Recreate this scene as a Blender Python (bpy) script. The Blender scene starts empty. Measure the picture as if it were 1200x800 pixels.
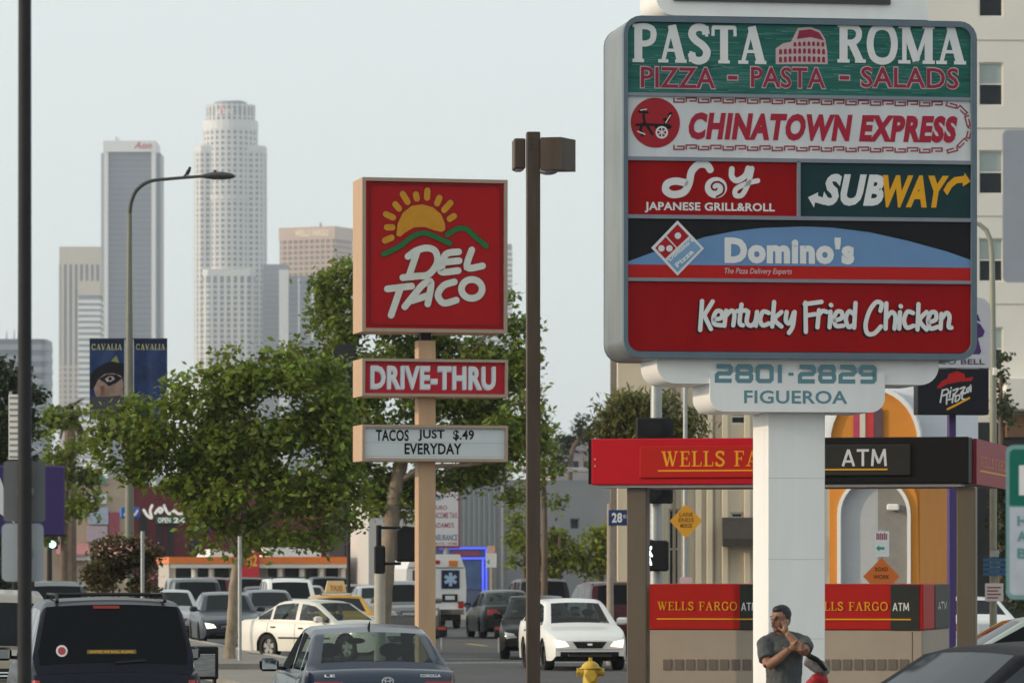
import bpy, bmesh, math, random
import numpy as np
from mathutils import Vector, Matrix
from mathutils.bvhtree import BVHTree
random.seed(7)
rng = np.random.default_rng(11)
C = bpy.context.scene.collection
SC = bpy.context.scene
PI = math.pi
# ---------------------------------------------------------------- camera, sky, sun, exposure
FPX, HZ, EYE = 5380.0, 668.0, 2.1            # focal length in photo pixels, horizon row, eye height
cam_d = bpy.data.cameras.new('camera'); cam = bpy.data.objects.new('camera', cam_d); C.objects.link(cam)
cam.location = (0, 0, EYE); cam.rotation_euler = (PI/2, 0, 0)
cam_d.sensor_width = 36; cam_d.lens = FPX/1200*36; cam_d.shift_y = (HZ-400)/1200
cam_d.clip_start = .5; cam_d.clip_end = 60000
cam_d.dof.use_dof = True; cam_d.dof.focus_distance = 56; cam_d.dof.aperture_fstop = 5.6
SC.camera = cam
SUN_EL, SUN_AZ = math.radians(15), math.radians(259)       # azimuth clockwise from +Y
to_sun = Vector((math.sin(SUN_AZ)*math.cos(SUN_EL), math.cos(SUN_AZ)*math.cos(SUN_EL), math.sin(SUN_EL)))
w = bpy.data.worlds.new('World'); SC.world = w; w.use_nodes = True
nt = w.node_tree; bg = nt.nodes['Background']
sky = nt.nodes.new('ShaderNodeTexSky'); sky.sky_type = 'NISHITA'; sky.sun_disc = False
sky.sun_elevation = SUN_EL; sky.sun_rotation = SUN_AZ
sky.air_density = 1.0; sky.dust_density = 3.0; sky.ozone_density = 1.0; sky.altitude = 80
hs = nt.nodes.new('ShaderNodeHueSaturation'); hs.inputs['Saturation'].default_value = .30
mx = nt.nodes.new('ShaderNodeMix'); mx.data_type = 'RGBA'; mx.inputs[0].default_value = .55
mx.inputs[7].default_value = (7.6, 8.35, 8.2, 1)          # thin overcast veil, even over the whole dome
nt.links.new(sky.outputs[0], hs.inputs['Color']); nt.links.new(hs.outputs[0], mx.inputs[6])
nt.links.new(mx.outputs[2], bg.inputs['Color']); bg.inputs['Strength'].default_value = .15
sd = bpy.data.lights.new('sun', 'SUN'); sun = bpy.data.objects.new('sun', sd); C.objects.link(sun)
sd.energy = 2.25; sd.angle = math.radians(.5); sd.color = (1, .78, .52)
sun.rotation_euler = (-to_sun).to_track_quat('-Z', 'Y').to_euler()
SC.view_settings.view_transform = 'Standard'; SC.view_settings.look = 'None'
SC.view_settings.exposure = 0.08; SC.view_settings.gamma = 1; SC.view_settings.use_curve_mapping = False
try:
    SC.cycles.use_denoising = True; SC.cycles.volume_bounces = 0; SC.cycles.max_bounces = 8
    SC.cycles.transparent_max_bounces = 12
except Exception: pass

# ---------------------------------------------------------------- helpers
def at(px, D): return Vector(((px-600)/FPX*D, D, 0))
def zat(py, D): return EYE+(HZ-py)/FPX*D
_m = {}
def M(name, col=(.5,.5,.5), rough=.6, metal=0, var=.12, vs=6.0, coat=0, emit=0, bump=0, bs=40, stretch=(1,1,1), trans=0, spec=.3, island=0):
    """procedural surface: colour broken by two noises, optional fine bump"""
    if name in _m: return _m[name]
    m = bpy.data.materials.new(name); m.use_nodes = True; _m[name] = m
    if name in ('black paint','blackish steel','black trim','bank black','charcoal wall','dark window glass','bronze brown paint','banner navy','banner black','ink black'): spec = .10
    if name.startswith(('panel','print','sign face','board','bank','emblem','weathered green','deep green')): spec = .10; rough = max(rough,.5)
    t = m.node_tree; b = t.nodes['Principled BSDF']
    b.inputs['Roughness'].default_value = rough; b.inputs['Metallic'].default_value = metal
    b.inputs['Coat Weight'].default_value = coat; b.inputs['Coat Roughness'].default_value = .05
    b.inputs['Specular IOR Level'].default_value = spec
    b.inputs['Base Color'].default_value = (*col, 1)
    tc = t.nodes.new('ShaderNodeTexCoord'); mp = t.nodes.new('ShaderNodeMapping'); mp.inputs['Scale'].default_value = stretch
    t.links.new(tc.outputs['Object'], mp.inputs[0])
    src = None
    if var:
        n1 = t.nodes.new('ShaderNodeTexNoise'); n1.inputs['Scale'].default_value = vs; n1.inputs['Detail'].default_value = 6; n1.inputs['Roughness'].default_value = .7
        t.links.new(mp.outputs[0], n1.inputs['Vector'])
        mr = t.nodes.new('ShaderNodeMapRange'); mr.inputs[1].default_value = .25; mr.inputs[2].default_value = .75
        mr.inputs[3].default_value = 1-var; mr.inputs[4].default_value = 1+var
        t.links.new(n1.outputs[0], mr.inputs[0])
        hv = t.nodes.new('ShaderNodeHueSaturation'); hv.inputs['Color'].default_value = (*col, 1)
        t.links.new(mr.outputs[0], hv.inputs['Value']); src = hv
        if island:
            g = t.nodes.new('ShaderNodeNewGeometry'); mi = t.nodes.new('ShaderNodeMapRange'); mi.inputs[3].default_value = 1-island; mi.inputs[4].default_value = 1+island
            t.links.new(g.outputs['Random Per Island'], mi.inputs[0])
            h2 = t.nodes.new('ShaderNodeHueSaturation'); t.links.new(hv.outputs[0], h2.inputs['Color']); t.links.new(mi.outputs[0], h2.inputs['Value'])
            m3 = t.nodes.new('ShaderNodeMapRange'); m3.inputs[3].default_value = .47; m3.inputs[4].default_value = .525
            t.links.new(g.outputs['Random Per Island'], m3.inputs[0]); t.links.new(m3.outputs[0], h2.inputs['Hue']); src = h2
        t.links.new(src.outputs[0], b.inputs['Base Color'])
    if bump:
        n2 = t.nodes.new('ShaderNodeTexNoise'); n2.inputs['Scale'].default_value = bs; n2.inputs['Detail'].default_value = 5
        t.links.new(mp.outputs[0], n2.inputs['Vector'])
        bp = t.nodes.new('ShaderNodeBump'); bp.inputs['Strength'].default_value = bump; bp.inputs['Distance'].default_value = .02
        t.links.new(n2.outputs[0], bp.inputs['Height']); t.links.new(bp.outputs[0], b.inputs['Normal'])
    if emit:
        b.inputs['Emission Color'].default_value = (*col, 1); b.inputs['Emission Strength'].default_value = emit
    if trans:
        out = t.nodes['Material Output']; tr = t.nodes.new('ShaderNodeBsdfTranslucent'); ms = t.nodes.new('ShaderNodeMixShader'); ms.inputs[0].default_value = trans
        if src: t.links.new(src.outputs[0], tr.inputs[0])
        t.links.new(b.outputs[0], ms.inputs[1]); t.links.new(tr.outputs[0], ms.inputs[2]); t.links.new(ms.outputs[0], out.inputs[0])
    return m
def glass_clear():
    if 'clear glass' in _m: return _m['clear glass']
    m = bpy.data.materials.new('clear glass'); m.use_nodes = True; _m['clear glass'] = m
    t = m.node_tree; out = t.nodes['Material Output']; t.nodes.remove(t.nodes['Principled BSDF'])
    tr = t.nodes.new('ShaderNodeBsdfTransparent'); tr.inputs[0].default_value = (.45,.53,.52,1)
    gl = t.nodes.new('ShaderNodeBsdfGlossy'); gl.inputs['Roughness'].default_value = .03
    ms = t.nodes.new('ShaderNodeMixShader'); ms.inputs[0].default_value = .05
    t.links.new(tr.outputs[0], ms.inputs[1]); t.links.new(gl.outputs[0], ms.inputs[2]); t.links.new(ms.outputs[0], out.inputs[0])
    return m

class MB:
    def __init__(s): s.v = []; s.f = []; s.mi = []
    def add(s, vs, fs, mi=0):
        o = len(s.v); s.v += [tuple(p) for p in vs]; s.f += [tuple(i+o for i in f) for f in fs]; s.mi += [mi]*len(fs); return s
    def box(s, x0, x1, y0, y1, z0, z1, mi=0):
        if x0 > x1: x0, x1 = x1, x0
        if y0 > y1: y0, y1 = y1, y0
        if z0 > z1: z0, z1 = z1, z0
        vs = [(x0,y0,z0),(x1,y0,z0),(x1,y1,z0),(x0,y1,z0),(x0,y0,z1),(x1,y0,z1),(x1,y1,z1),(x0,y1,z1)]
        return s.add(vs, [(0,3,2,1),(4,5,6,7),(0,1,5,4),(1,2,6,5),(2,3,7,6),(3,0,4,7)], mi)
    def bbox(s, x0, x1, y0, y1, z0, z1, b=.01, mi=0):
        """box with chamfered edges all round"""
        if x0 > x1: x0, x1 = x1, x0
        if z0 > z1: z0, z1 = z1, z0
        b = min(b, (x1-x0)*.45, (y1-y0)*.45, (z1-z0)*.45)
        vs = []
        for z, d in ((z0,b),(z0+b,0),(z1-b,0),(z1,b)):
            e = b
            X0, X1, Y0, Y1 = x0+d, x1-d, y0+d, y1-d
            vs += [(X0+e,Y0,z),(X1-e,Y0,z),(X1,Y0+e,z),(X1,Y1-e,z),(X1-e,Y1,z),(X0+e,Y1,z),(X0,Y1-e,z),(X0,Y0+e,z)]
        fs = [tuple(range(7,-1,-1)), tuple(range(24,32))]
        for r in range(3):
            for i in range(8):
                j = (i+1) % 8; fs.append((r*8+i, r*8+j, r*8+8+j, r*8+8+i))
        return s.add(vs, fs, mi)
    def tube(s, pts, rad, n=8, caps=True, sq=1.0, mi=0):
        pts = [Vector(p) for p in pts]; k = len(pts)
        if not hasattr(rad, '__len__'): rad = [rad]*k
        vs = []; up = None
        for i, p in enumerate(pts):
            d = (pts[min(i+1,k-1)]-pts[max(i-1,0)]).normalized()
            if up is None:
                up = Vector((0,1,0)) if abs(d.y) < .9 else Vector((1,0,0))
            a = (up-d*up.dot(d)).normalized(); up = a; b = d.cross(a)
            for j in range(n):
                t = 2*PI*j/n; vs.append(p+a*(math.cos(t)*rad[i]*sq)+b*(math.sin(t)*rad[i]))
        fs = []
        for i in range(k-1):
            for j in range(n):
                q = (j+1) % n; fs.append((i*n+j, i*n+q, i*n+n+q, i*n+n+j))
        if caps: fs += [tuple(range(n-1,-1,-1)), tuple(range((k-1)*n, k*n))]
        return s.add(vs, fs, mi)
    def cyl(s, p0, p1, r0, r1=None, n=16, mi=0): return s.tube([p0,p1], [r0, r0 if r1 is None else r1], n, mi=mi)
    def ell(s, c, r, nu=12, nv=8, mi=0):
        vs = []; fs = []
        for i in range(nv+1):
            th = PI*i/nv
            for j in range(nu):
                ph = 2*PI*j/nu
                vs.append((c[0]+r[0]*math.sin(th)*math.cos(ph), c[1]+r[1]*math.sin(th)*math.sin(ph), c[2]+r[2]*math.cos(th)))
        for i in range(nv):
            for j in range(nu):
                q = (j+1) % nu; fs.append((i*nu+j, (i+1)*nu+j, (i+1)*nu+q, i*nu+q))
        return s.add(vs, fs, mi)
    def prism(s, poly, y0, y1, mi=0):
        """polygon in local xz, extruded from y0 (towards the viewer) back to y1"""
        n = len(poly); vs = [(x,y0,z) for x,z in poly]+[(x,y1,z) for x,z in poly]
        ar = sum(poly[i][0]*poly[(i+1)%n][1]-poly[(i+1)%n][0]*poly[i][1] for i in range(n))
        f = tuple(range(n)); g = tuple(range(2*n-1,n-1,-1))
        fs = [f, g]+[(i, i+n, (i+1)%n+n, (i+1)%n) for i in range(n)]
        if ar < 0: fs = [tuple(reversed(q)) for q in fs]
        return s.add(vs, fs, mi)
    def flat(s, poly, y, mi=0, mp=None):
        n = len(poly); ar = sum(poly[i][0]*poly[(i+1)%n][1]-poly[(i+1)%n][0]*poly[i][1] for i in range(n))
        if ar < 0: poly = list(reversed(poly))
        mp = mp or (lambda u, v: (u, y, v))
        return s.add([mp(u,v) for u,v in poly], [tuple(range(n))], mi)
    def strip(s, pts, width, y, closed=False, cap=True, mi=0, mp=None):
        """brush stroke in the local xz plane: mitred ribbon with round ends"""
        pts = [Vector((p[0],p[1])) for p in pts]; k = len(pts)
        ws = width if hasattr(width,'__len__') else [width]*k
        mp = mp or (lambda u, v: (u, y, v))
        L = []; R = []
        for i, p in enumerate(pts):
            a = pts[i-1] if (i or closed) else p; b = pts[(i+1)%k] if (i < k-1 or closed) else p
            d1 = (p-a); d2 = (b-p)
            d1 = d1.normalized() if d1.length > 1e-9 else d2.normalized(); d2 = d2.normalized() if d2.length > 1e-9 else d1
            t = d1+d2; t = t.normalized() if t.length > 1e-6 else d1
            nrm = Vector((-t.y, t.x)); c = max(.45, nrm.dot(Vector((-d1.y, d1.x))))
            L.append(p+nrm*(ws[i]/2/c)); R.append(p-nrm*(ws[i]/2/c))
        poly_v = [mp(*q) for q in L]+[mp(*q) for q in R]; fs = []
        for i in range(k-1+(1 if closed else 0)):
            j = (i+1) % k; fs.append((i, k+i, k+j, j))
        s.add(poly_v, fs, mi)
        if cap and not closed:
            for p, q, r_ in ((pts[0], pts[1], ws[0]/2), (pts[-1], pts[-2], ws[-1]/2)):
                d = (p-q).normalized(); n_ = Vector((-d.y, d.x))
                arc = [p+n_*(r_*math.cos(t))+d*(r_*math.sin(t)) for t in np.linspace(0, PI, 7)]
                s.flat([tuple(a) for a in arc], y, mi, mp)
        return s
    def mesh(s, name, mats, smooth=False, sharp=None):
        me = bpy.data.meshes.new(name); me.from_pydata(s.v, [], s.f)
        mats = mats if isinstance(mats, (list,tuple)) else [mats]
        for m in mats: me.materials.append(m)
        if len(mats) > 1: me.polygons.foreach_set('material_index', s.mi)
        if smooth:
            me.polygons.foreach_set('use_smooth', [True]*len(me.polygons))
            if sharp: me.set_sharp_from_angle(angle=math.radians(sharp))
        me.update(); return me
    def build(s, name, mats, parent=None, smooth=False, sharp=40, **kw):
        return put(name, s.mesh(name, mats, smooth, sharp), parent, **kw)
def put(name, me, parent=None, kind=None, label=None, cat=None, group=None):
    o = bpy.data.objects.new(name, me); C.objects.link(o)
    if parent is not None: o.parent = parent.root if isinstance(parent, Thing) else parent
    if kind: o['kind'] = kind
    if label: o['label'] = label
    if cat: o['category'] = cat
    if group: o['group'] = group
    return o
class Thing:
    """an Empty at a thing's base, with helpers that turn photo measures into its own metres"""
    def __init__(s, name, label, cat, loc, rot=0, group=None, z=0):
        s.root = bpy.data.objects.new(name, None); C.objects.link(s.root); s.root.empty_display_size = .3
        s.x, s.y, s.z, s.r = loc[0], loc[1], z, rot
        s.root.location = (s.x, s.y, z); s.root.rotation_euler = (0,0,rot)
        s.root['label'] = label; s.root['category'] = cat
        if group: s.root['group'] = group
    def L(s, px, py, ly=0):
        k = (px-600)/FPX; c, n = math.cos(s.r), math.sin(s.r)
        # X = x+lx c-ly n ; Y = y+lx n+ly c ; X = kY
        lx = (k*(s.y+ly*c)-s.x+ly*n)/(c-k*n)
        Y = s.y+lx*n+ly*c
        return lx, EYE+(HZ-py)/FPX*Y-s.z
    def S(s, px, py, lx):
        k = (px-600)/FPX; c, n = math.cos(s.r), math.sin(s.r)
        ly = (s.x+lx*c-k*(s.y+lx*n))/(n+k*c)
        Y = s.y+lx*n+ly*c
        return ly, EYE+(HZ-py)/FPX*Y-s.z
    def P(s, pts, ly=0): return [s.L(a, b, ly) for a, b in pts]
def smooth(pts, n=6, closed=False):
    P = [Vector(p) for p in pts]; k = len(P); out = []
    rg = range(k if closed else k-1)
    for i in rg:
        p0 = P[i-1] if (i or closed) else P[0]; p1 = P[i]; p2 = P[(i+1)%k]; p3 = P[(i+2)%k] if (closed or i+2 < k) else P[-1]
        for t in np.linspace(0, 1, n, endpoint=False):
            out.append(.5*((2*p1)+(p2-p0)*t+(2*p0-5*p1+4*p2-p3)*t*t+(3*p1-p0-3*p2+p3)*t**3))
    if not closed: out.append(P[-1])
    return [tuple(p) for p in out]
def rrect(x0, z0, x1, z1, r, corners='abcd', n=6):
    """a: lower left, b: lower right, c: upper right, d: upper left are rounded"""
    out = []
    for ch, cx, cz, t0, qx, qz in (('a',x0+r,z0+r,PI,x0,z0),('b',x1-r,z0+r,1.5*PI,x1,z0),('c',x1-r,z1-r,0,x1,z1),('d',x0+r,z1-r,.5*PI,x0,z1)):
        if ch in corners: out += [(cx+r*math.cos(t0+t), cz+r*math.sin(t0+t)) for t in np.linspace(0, PI/2, n)]
        else: out.append((qx,qz))
    return out
def ring(outer, inner, y0, y1, mb=None):
    """flat frame between two outlines with equal point counts, with depth"""
    mb = mb or MB(); n = len(outer)
    vs = [(x,y0,z) for x,z in outer]+[(x,y0,z) for x,z in inner]+[(x,y1,z) for x,z in outer]+[(x,y1,z) for x,z in inner]
    fs = []
    for i in range(n):
        j = (i+1) % n
        fs += [(i,j,n+j,n+i),(2*n+i,3*n+i,3*n+j,2*n+j),(i,2*n+i,2*n+j,j),(n+i,n+j,3*n+j,3*n+i)]
    return mb.add(vs, fs)
_tc = {}
def text_mesh(st, bold):
    key = (st, bold)
    if key not in _tc:
        cu = bpy.data.curves.new('txt', 'FONT'); cu.body = st; cu.offset = bold; cu.resolution_u = 3; cu.space_character = 1+bold*1.8
        o = bpy.data.objects.new('txt', cu); C.objects.link(o)
        dg = bpy.context.evaluated_depsgraph_get(); dg.update()
        me = bpy.data.meshes.new_from_object(o.evaluated_get(dg))
        V = np.array([v.co[:2] for v in me.vertices]); F = [tuple(p.vertices) for p in me.polygons]
        C.objects.unlink(o); bpy.data.objects.remove(o); bpy.data.curves.remove(cu); bpy.data.meshes.remove(me)
        _tc[key] = (V, F)
    return _tc[key]
def text(st, parent, box, y, mat, bold=0.0, shear=0, rise=0, name='lettering', mp=None, mb=None):
    """printed words fitted into box = (x0, z0, x1, z1) on the plane y of the parent"""
    V, F = text_mesh(st, bold); V = V.copy()
    V[:,0] += shear*V[:,1]
    lo, hi = V.min(0), V.max(0); U = (V-lo)/(hi-lo)
    x = box[0]+U[:,0]*(box[2]-box[0]); z = box[1]+U[:,1]*(box[3]-box[1])+rise*(x-box[0])
    mp = mp or (lambda u, v: (u, y, v))
    b = mb or MB(); b.add([mp(a,c) for a,c in zip(x,z)], F)
    return b if mb else b.build(name, mat, parent)
# slab-serif capitals as strokes: (weight, smooth, points)
def _st(x, z0=0, z1=1, w=1, b=1, t=1, sw=.17):
    o = [(w,0,[(x,z0),(x,z1)])]
    if b: o.append((.42,0,[(x-sw,z0+.035),(x+sw,z0+.035)]))
    if t: o.append((.42,0,[(x-sw,z1-.035),(x+sw,z1-.035)]))
    return o
SERIF = {
 'P': (.74, _st(.2)+[(.75,1,[(.2,.94),(.46,.94),(.62,.86),(.65,.71),(.6,.57),(.44,.49),(.2,.49)])]),
 'R': (.82, _st(.2)+[(.75,1,[(.2,.94),(.46,.94),(.6,.86),(.63,.73),(.58,.6),(.44,.52),(.2,.52)]),(.9,0,[(.42,.52),(.66,.03)]),(.42,0,[(.52,.035),(.82,.035)])]),
 'A': (.86, [(.5,0,[(.16,.02),(.42,.98)]),(1.05,0,[(.42,.99),(.7,.02)]),(.4,0,[(.24,.32),(.6,.32)]),(.42,0,[(.02,.035),(.32,.035)]),(.42,0,[(.52,.035),(.86,.035)])]),
 'S': (.68, [(.95,1,[(.55,.76),(.5,.9),(.34,.95),(.18,.89),(.13,.74),(.24,.6),(.45,.46),(.57,.3),(.51,.12),(.34,.05),(.17,.1),(.11,.26)]),(.4,0,[(.58,.98),(.56,.7)]),(.4,0,[(.08,.02),(.1,.3)])]),
 'T': (.74, _st(.37,t=0)+[(.5,0,[(.03,.95),(.71,.95)]),(.4,0,[(.05,.97),(.04,.72)]),(.4,0,[(.69,.97),(.7,.72)])]),
 'O': (.86, [(.85,2,[(.43,.96),(.18,.85),(.09,.5),(.18,.15),(.43,.04),(.68,.15),(.77,.5),(.68,.85)])]),
 'M': (1.0, _st(.16,w=.55)+_st(.84)+[(.95,0,[(.18,.97),(.5,.06)]),(.5,0,[(.5,.06),(.82,.97)])]),
 'W': (1.08, [(1,0,[(.14,.97),(.36,.03)]),(.5,0,[(.36,.03),(.54,.85)]),(1,0,[(.5,.97),(.72,.03)]),(.5,0,[(.72,.03),(.94,.97)]),(.42,0,[(0,.965),(.28,.965)]),(.42,0,[(.38,.965),(.64,.965)]),(.42,0,[(.82,.965),(1.06,.965)])]),
 'E': (.7, _st(.2)+[(.45,0,[(.2,.96),(.62,.96)]),(.45,0,[(.2,.52),(.48,.52)]),(.45,0,[(.2,.04),(.64,.04)]),(.4,0,[(.61,.98),(.61,.76)]),(.4,0,[(.48,.64),(.48,.4)]),(.4,0,[(.63,.02),(.64,.28)])]),
 'F': (.68, _st(.2)+[(.45,0,[(.2,.96),(.62,.96)]),(.45,0,[(.2,.5),(.48,.5)]),(.4,0,[(.61,.98),(.61,.74)]),(.4,0,[(.48,.62),(.48,.38)])]),
 'L': (.68, _st(.2)+[(.45,0,[(.2,.04),(.62,.04)]),(.4,0,[(.61,.02),(.63,.3)])]),
 'G': (.84, [(.85,1,[(.68,.74),(.58,.9),(.42,.95),(.2,.86),(.1,.5),(.2,.14),(.42,.05),(.62,.1),(.69,.2)]),(.8,0,[(.69,.04),(.69,.42)]),(.42,0,[(.52,.43),(.82,.43)]),(.4,0,[(.7,.97),(.69,.7)])]),
 'C': (.8, [(.85,1,[(.68,.72),(.58,.9),(.42,.95),(.2,.86),(.1,.5),(.2,.14),(.42,.05),(.6,.12),(.7,.28)]),(.4,0,[(.7,.97),(.69,.68)])]),
 'V': (.84, [(1,0,[(.14,.97),(.42,.03)]),(.5,0,[(.42,.03),(.7,.97)]),(.42,0,[(0,.965),(.3,.965)]),(.42,0,[(.56,.965),(.84,.965)])]),
 'I': (.4, _st(.2)), ' ': (.42, []), }
SANS = {'A':(.78,[(1,0,[(.08,0),(.39,.97)]),(1,0,[(.39,.97),(.70,0)]),(.9,0,[(.19,.28),(.59,.28)])]),'T':(.72,[(1,0,[(.36,0),(.36,.95)]),(1,0,[(.02,.92),(.70,.92)])]),'M':(.95,[(1,0,[(.10,0),(.17,1)]),(1,0,[(.17,.96),(.47,.16)]),(1,0,[(.47,.16),(.78,.96)]),(1,0,[(.78,1),(.85,0)])])}
# squarish wide digits
_sq = lambda *p: (1,0,list(p))
DIGIT = {'2':(1,[_sq((.08,.9),(.82,.9),(.9,.8),(.9,.6),(.82,.5),(.2,.5),(.1,.4),(.1,.1),(.95,.1))]),
 '8':(1,[(1,3,[(.18,.9),(.82,.9),(.88,.8),(.88,.6),(.8,.5),(.2,.5),(.12,.6),(.12,.8)]),(1,3,[(.2,.5),(.82,.5),(.9,.4),(.9,.2),(.82,.1),(.18,.1),(.1,.2),(.1,.4)])]),
 '0':(1,[(1,3,[(.2,.9),(.8,.9),(.9,.8),(.9,.2),(.8,.1),(.2,.1),(.1,.2),(.1,.8)])]), '1':(.42,[_sq((.2,1),(.2,0))]),
 '9':(1,[_sq((.9,.5),(.2,.5),(.1,.6),(.1,.8),(.2,.9),(.8,.9),(.9,.8),(.9,.2),(.8,.1),(.08,.1))]), '-':(.5,[(.7,0,[(.1,.48),(.4,.48)])])}
def strokes_text(st, font, parent, box, y, mat, wt=.16, gap=.06, cap=False, name='lettering', mp=None, shear=0):
    xs = []; x = 0
    for ch in st: xs.append(x); x += font[ch][0]+gap
    tot = x-gap; sx = (box[2]-box[0])/tot; sz = box[3]-box[1]; b = MB(); k = 0
    for ch, x0 in zip(st, xs):
        for wgt, sm, pts in font[ch][1]:
            q = [((x0+a+shear*c)*sx+box[0], c*sz+box[1]) for a, c in pts]
            if sm == 1: q = smooth(q, 5)
            if sm == 2: q = smooth(q, 4, True)
            yy = y-.0004*(k % 7); k += 1
            m2 = mp and (lambda u, v, e=.0004*(k % 7): mp(u, v, e))
            b.strip(q, wt*wgt*min(sx,sz), yy, closed=sm in (2,3), cap=cap, mp=m2)
    return b.build(name, mat, parent)
def brush(parent, th, strokes, y, mat, width, name='lettering', dx=0, dy=0, ox=0, oy=0, sc=1.0, n=5):
    """strokes measured on the photograph (offset and scale of the enlargement given) laid on the sign face"""
    b = MB(); s_px = FPX/th.y
    for k, st in enumerate(strokes):
        cl = False; wd = width; pts = st
        if isinstance(st, dict): pts = st['p']; cl = st.get('c', False); wd = st.get('w', width)
        q = [th.L(ox+(a+dx)*sc, oy+(c+dy)*sc, y) for a, c in pts]
        if len(q) > 2: q = smooth(q, n, cl)
        b.strip(q, wd*sc/s_px, y-.0004*(k % 9), closed=cl)
    return b.build(name, mat, parent)
def frameface(th, px0, py0, px1, py1, ly):
    x0, z1 = th.L(px0, py0, ly); x1, _ = th.L(px1, py0, ly); _, z0 = th.L(px0, py1, ly)
    return x0, z0, x1, z1
A = math.radians(8.5)                        # the street runs away to the left by this much
U = Vector((-math.sin(A), math.cos(A), 0)); V_ = Vector((math.cos(A), math.sin(A), 0))
def street(c, d): return V_*c+U*d            # across / along the street
# ---------------------------------------------------------------- materials of the setting
asphalt = M('asphalt', (.07,.071,.074), .9, var=.3, vs=.6, bump=.3, bs=60)
concrete = M('concrete paving', (.22,.205,.18), .85, var=.22, vs=1.2, bump=.2, bs=50)
paint_w = M('road paint', (.5,.5,.48), .7, var=.3, vs=8)
cream = M('cream stucco', (.66,.57,.43), .85, var=.07, vs=.6, bump=.15, bs=30)
hotel_m = M('beige stucco', (.70,.67,.61), .85, var=.05, vs=.4, bump=.1, bs=20)
grey_m = M('grey stucco', (.26,.26,.265), .85, var=.08, vs=.5)
corr_m = M('grey corrugated metal', (.30,.31,.32), .5, .3, var=.1, vs=.8, stretch=(1,1,.1))
white_m = M('white paint', (.75,.75,.74), .5, var=.06, vs=3)
bone_m = M('off white paint', (.70,.67,.60), .6, var=.06, vs=2)
black_m = M('black paint', (.014,.014,.016), .4, var=.15)
darkglass = M('dark window glass', (.025,.03,.035), .06, var=.2, vs=.7)
steel_dk = M('dark bronze steel', (.055,.042,.034), .45, var=.15, vs=4)
steel_bk = M('blackish steel', (.028,.028,.030), .5, var=.15, vs=4)
galv = M('galvanised steel', (.33,.35,.35), .45, .5, var=.12, vs=5)
# ---------------------------------------------------------------- ground, road, pavement
def sheet(name, c0, c1, d0, d1, z, mat, thick=0):
    P = [street(c0,d0), street(c1,d0), street(c1,d1), street(c0,d1)]; b = MB()
    if thick:
        b.add([(p.x,p.y,z-thick) for p in P]+[(p.x,p.y,z) for p in P], [(4,5,6,7),(0,1,5,4),(1,2,6,5),(2,3,7,6),(3,0,4,7)])
    else: b.add([(p.x,p.y,z) for p in P], [(0,1,2,3)])
    return b.build(name, mat, None, kind='structure')
b = MB(); b.add([(-700,-90,0),(700,-90,0),(700,4300,0),(-700,4300,0)], [(0,1,2,3)]); b.build('ground', M('dusty ground', (.12,.117,.11), .9, var=.2, vs=.05), None, kind='structure')
sheet('road', 10.35, 27, 30, 620, .004, asphalt)
sheet('parking_lot', -30, 7.2, 20, 96, .004, M('lot asphalt', (.08,.08,.082), .9, var=.25, vs=.7, bump=.25, bs=50))
sheet('driveway', 7.2, 10.35, 88.5, 97, .008, concrete)
sheet('pavement', 7.2, 10.2, 97, 420, .13, concrete, .13)
sheet('pavement', 7.2, 10.2, 20, 88.5, .13, concrete, .13)
sheet('kerb', 10.2, 10.35, 97, 420, .15, M('kerb concrete', (.33,.32,.30), .8, var=.15), .15)
sheet('far_pavement', 27, 30, 60, 420, .13, concrete, .13)
for d in (103, 107.5): sheet('crosswalk_line', 11, 26.5, d, d+.35, .008, paint_w)
for i in range(9): sheet('lane_line', 18.05, 18.2, 112+i*14, 116+i*14, .008, M('yellow road paint', (.5,.36,.08), .7, var=.3))
for i in range(8): sheet('lane_line', 14.5, 14.62, 114+i*14, 117+i*14, .008, paint_w)

# ---------------------------------------------------------------- far towers
def shell(mb, plan, z0, z1, mi=0, cap=True):
    n = len(plan); vs = [(x,y,z0) for x,y in plan]+[(x,y,z1) for x,y in plan]
    fs = [(i,(i+1)%n,n+(i+1)%n,n+i) for i in range(n)]
    if cap: fs.append(tuple(range(n,2*n)))
    mb.add(vs, fs, mi)
def grow(plan, e):
    cx = sum(p[0] for p in plan)/len(plan); cy = sum(p[1] for p in plan)/len(plan); out = []
    for x, y in plan:
        d = math.hypot(x-cx, y-cy); out.append((cx+(x-cx)*(1+e/d), cy+(y-cy)*(1+e/d)))
    return out
def bands(mb, plan, z0, z1, pitch, h, e):
    z = z0
    while z+h < z1:
        g = grow(plan, e); shell(mb, g, z, z+h); z += pitch
def fins(mb, plan, z0, z1, pitch, wd, e):
    n = len(plan)
    for i in range(n):
        a = Vector(plan[i]); c = Vector(plan[(i+1)%n]); L = (c-a).length; k = max(1, round(L/pitch)); d = (c-a)/L; nr = Vector((d.y,-d.x))
        for j in range(k):
            p = a+d*((j+.5)*L/k); q = [p-d*wd/2-nr*.2, p-d*wd/2+nr*e, p+d*wd/2+nr*e, p+d*wd/2-nr*.2]
            shell(mb, [tuple(v) for v in q], z0, z1)
rect = lambda x0,x1,y0,y1: [(x0,y0),(x1,y0),(x1,y1),(x0,y1)]
circ = lambda r, cx=0, cy=0, n=28: [(cx+r*math.cos(2*PI*i/n), cy+r*math.sin(2*PI*i/n)) for i in range(n)]
def cham(x0,x1,y0,y1,c): return [(x0+c,y0),(x1-c,y0),(x1,y0+c),(x1,y1-c),(x1-c,y1),(x0+c,y1),(x0,y1-c),(x0,y0+c)]
granite = M('pale granite', (.60,.59,.57), .6, var=.05, vs=.05)
tglass = M('tower glass', (.18,.215,.25), .15, var=.2, vs=.05)
tdark = M('dark tower cladding', (.11,.125,.16), .3, var=.15, vs=.04)
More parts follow.
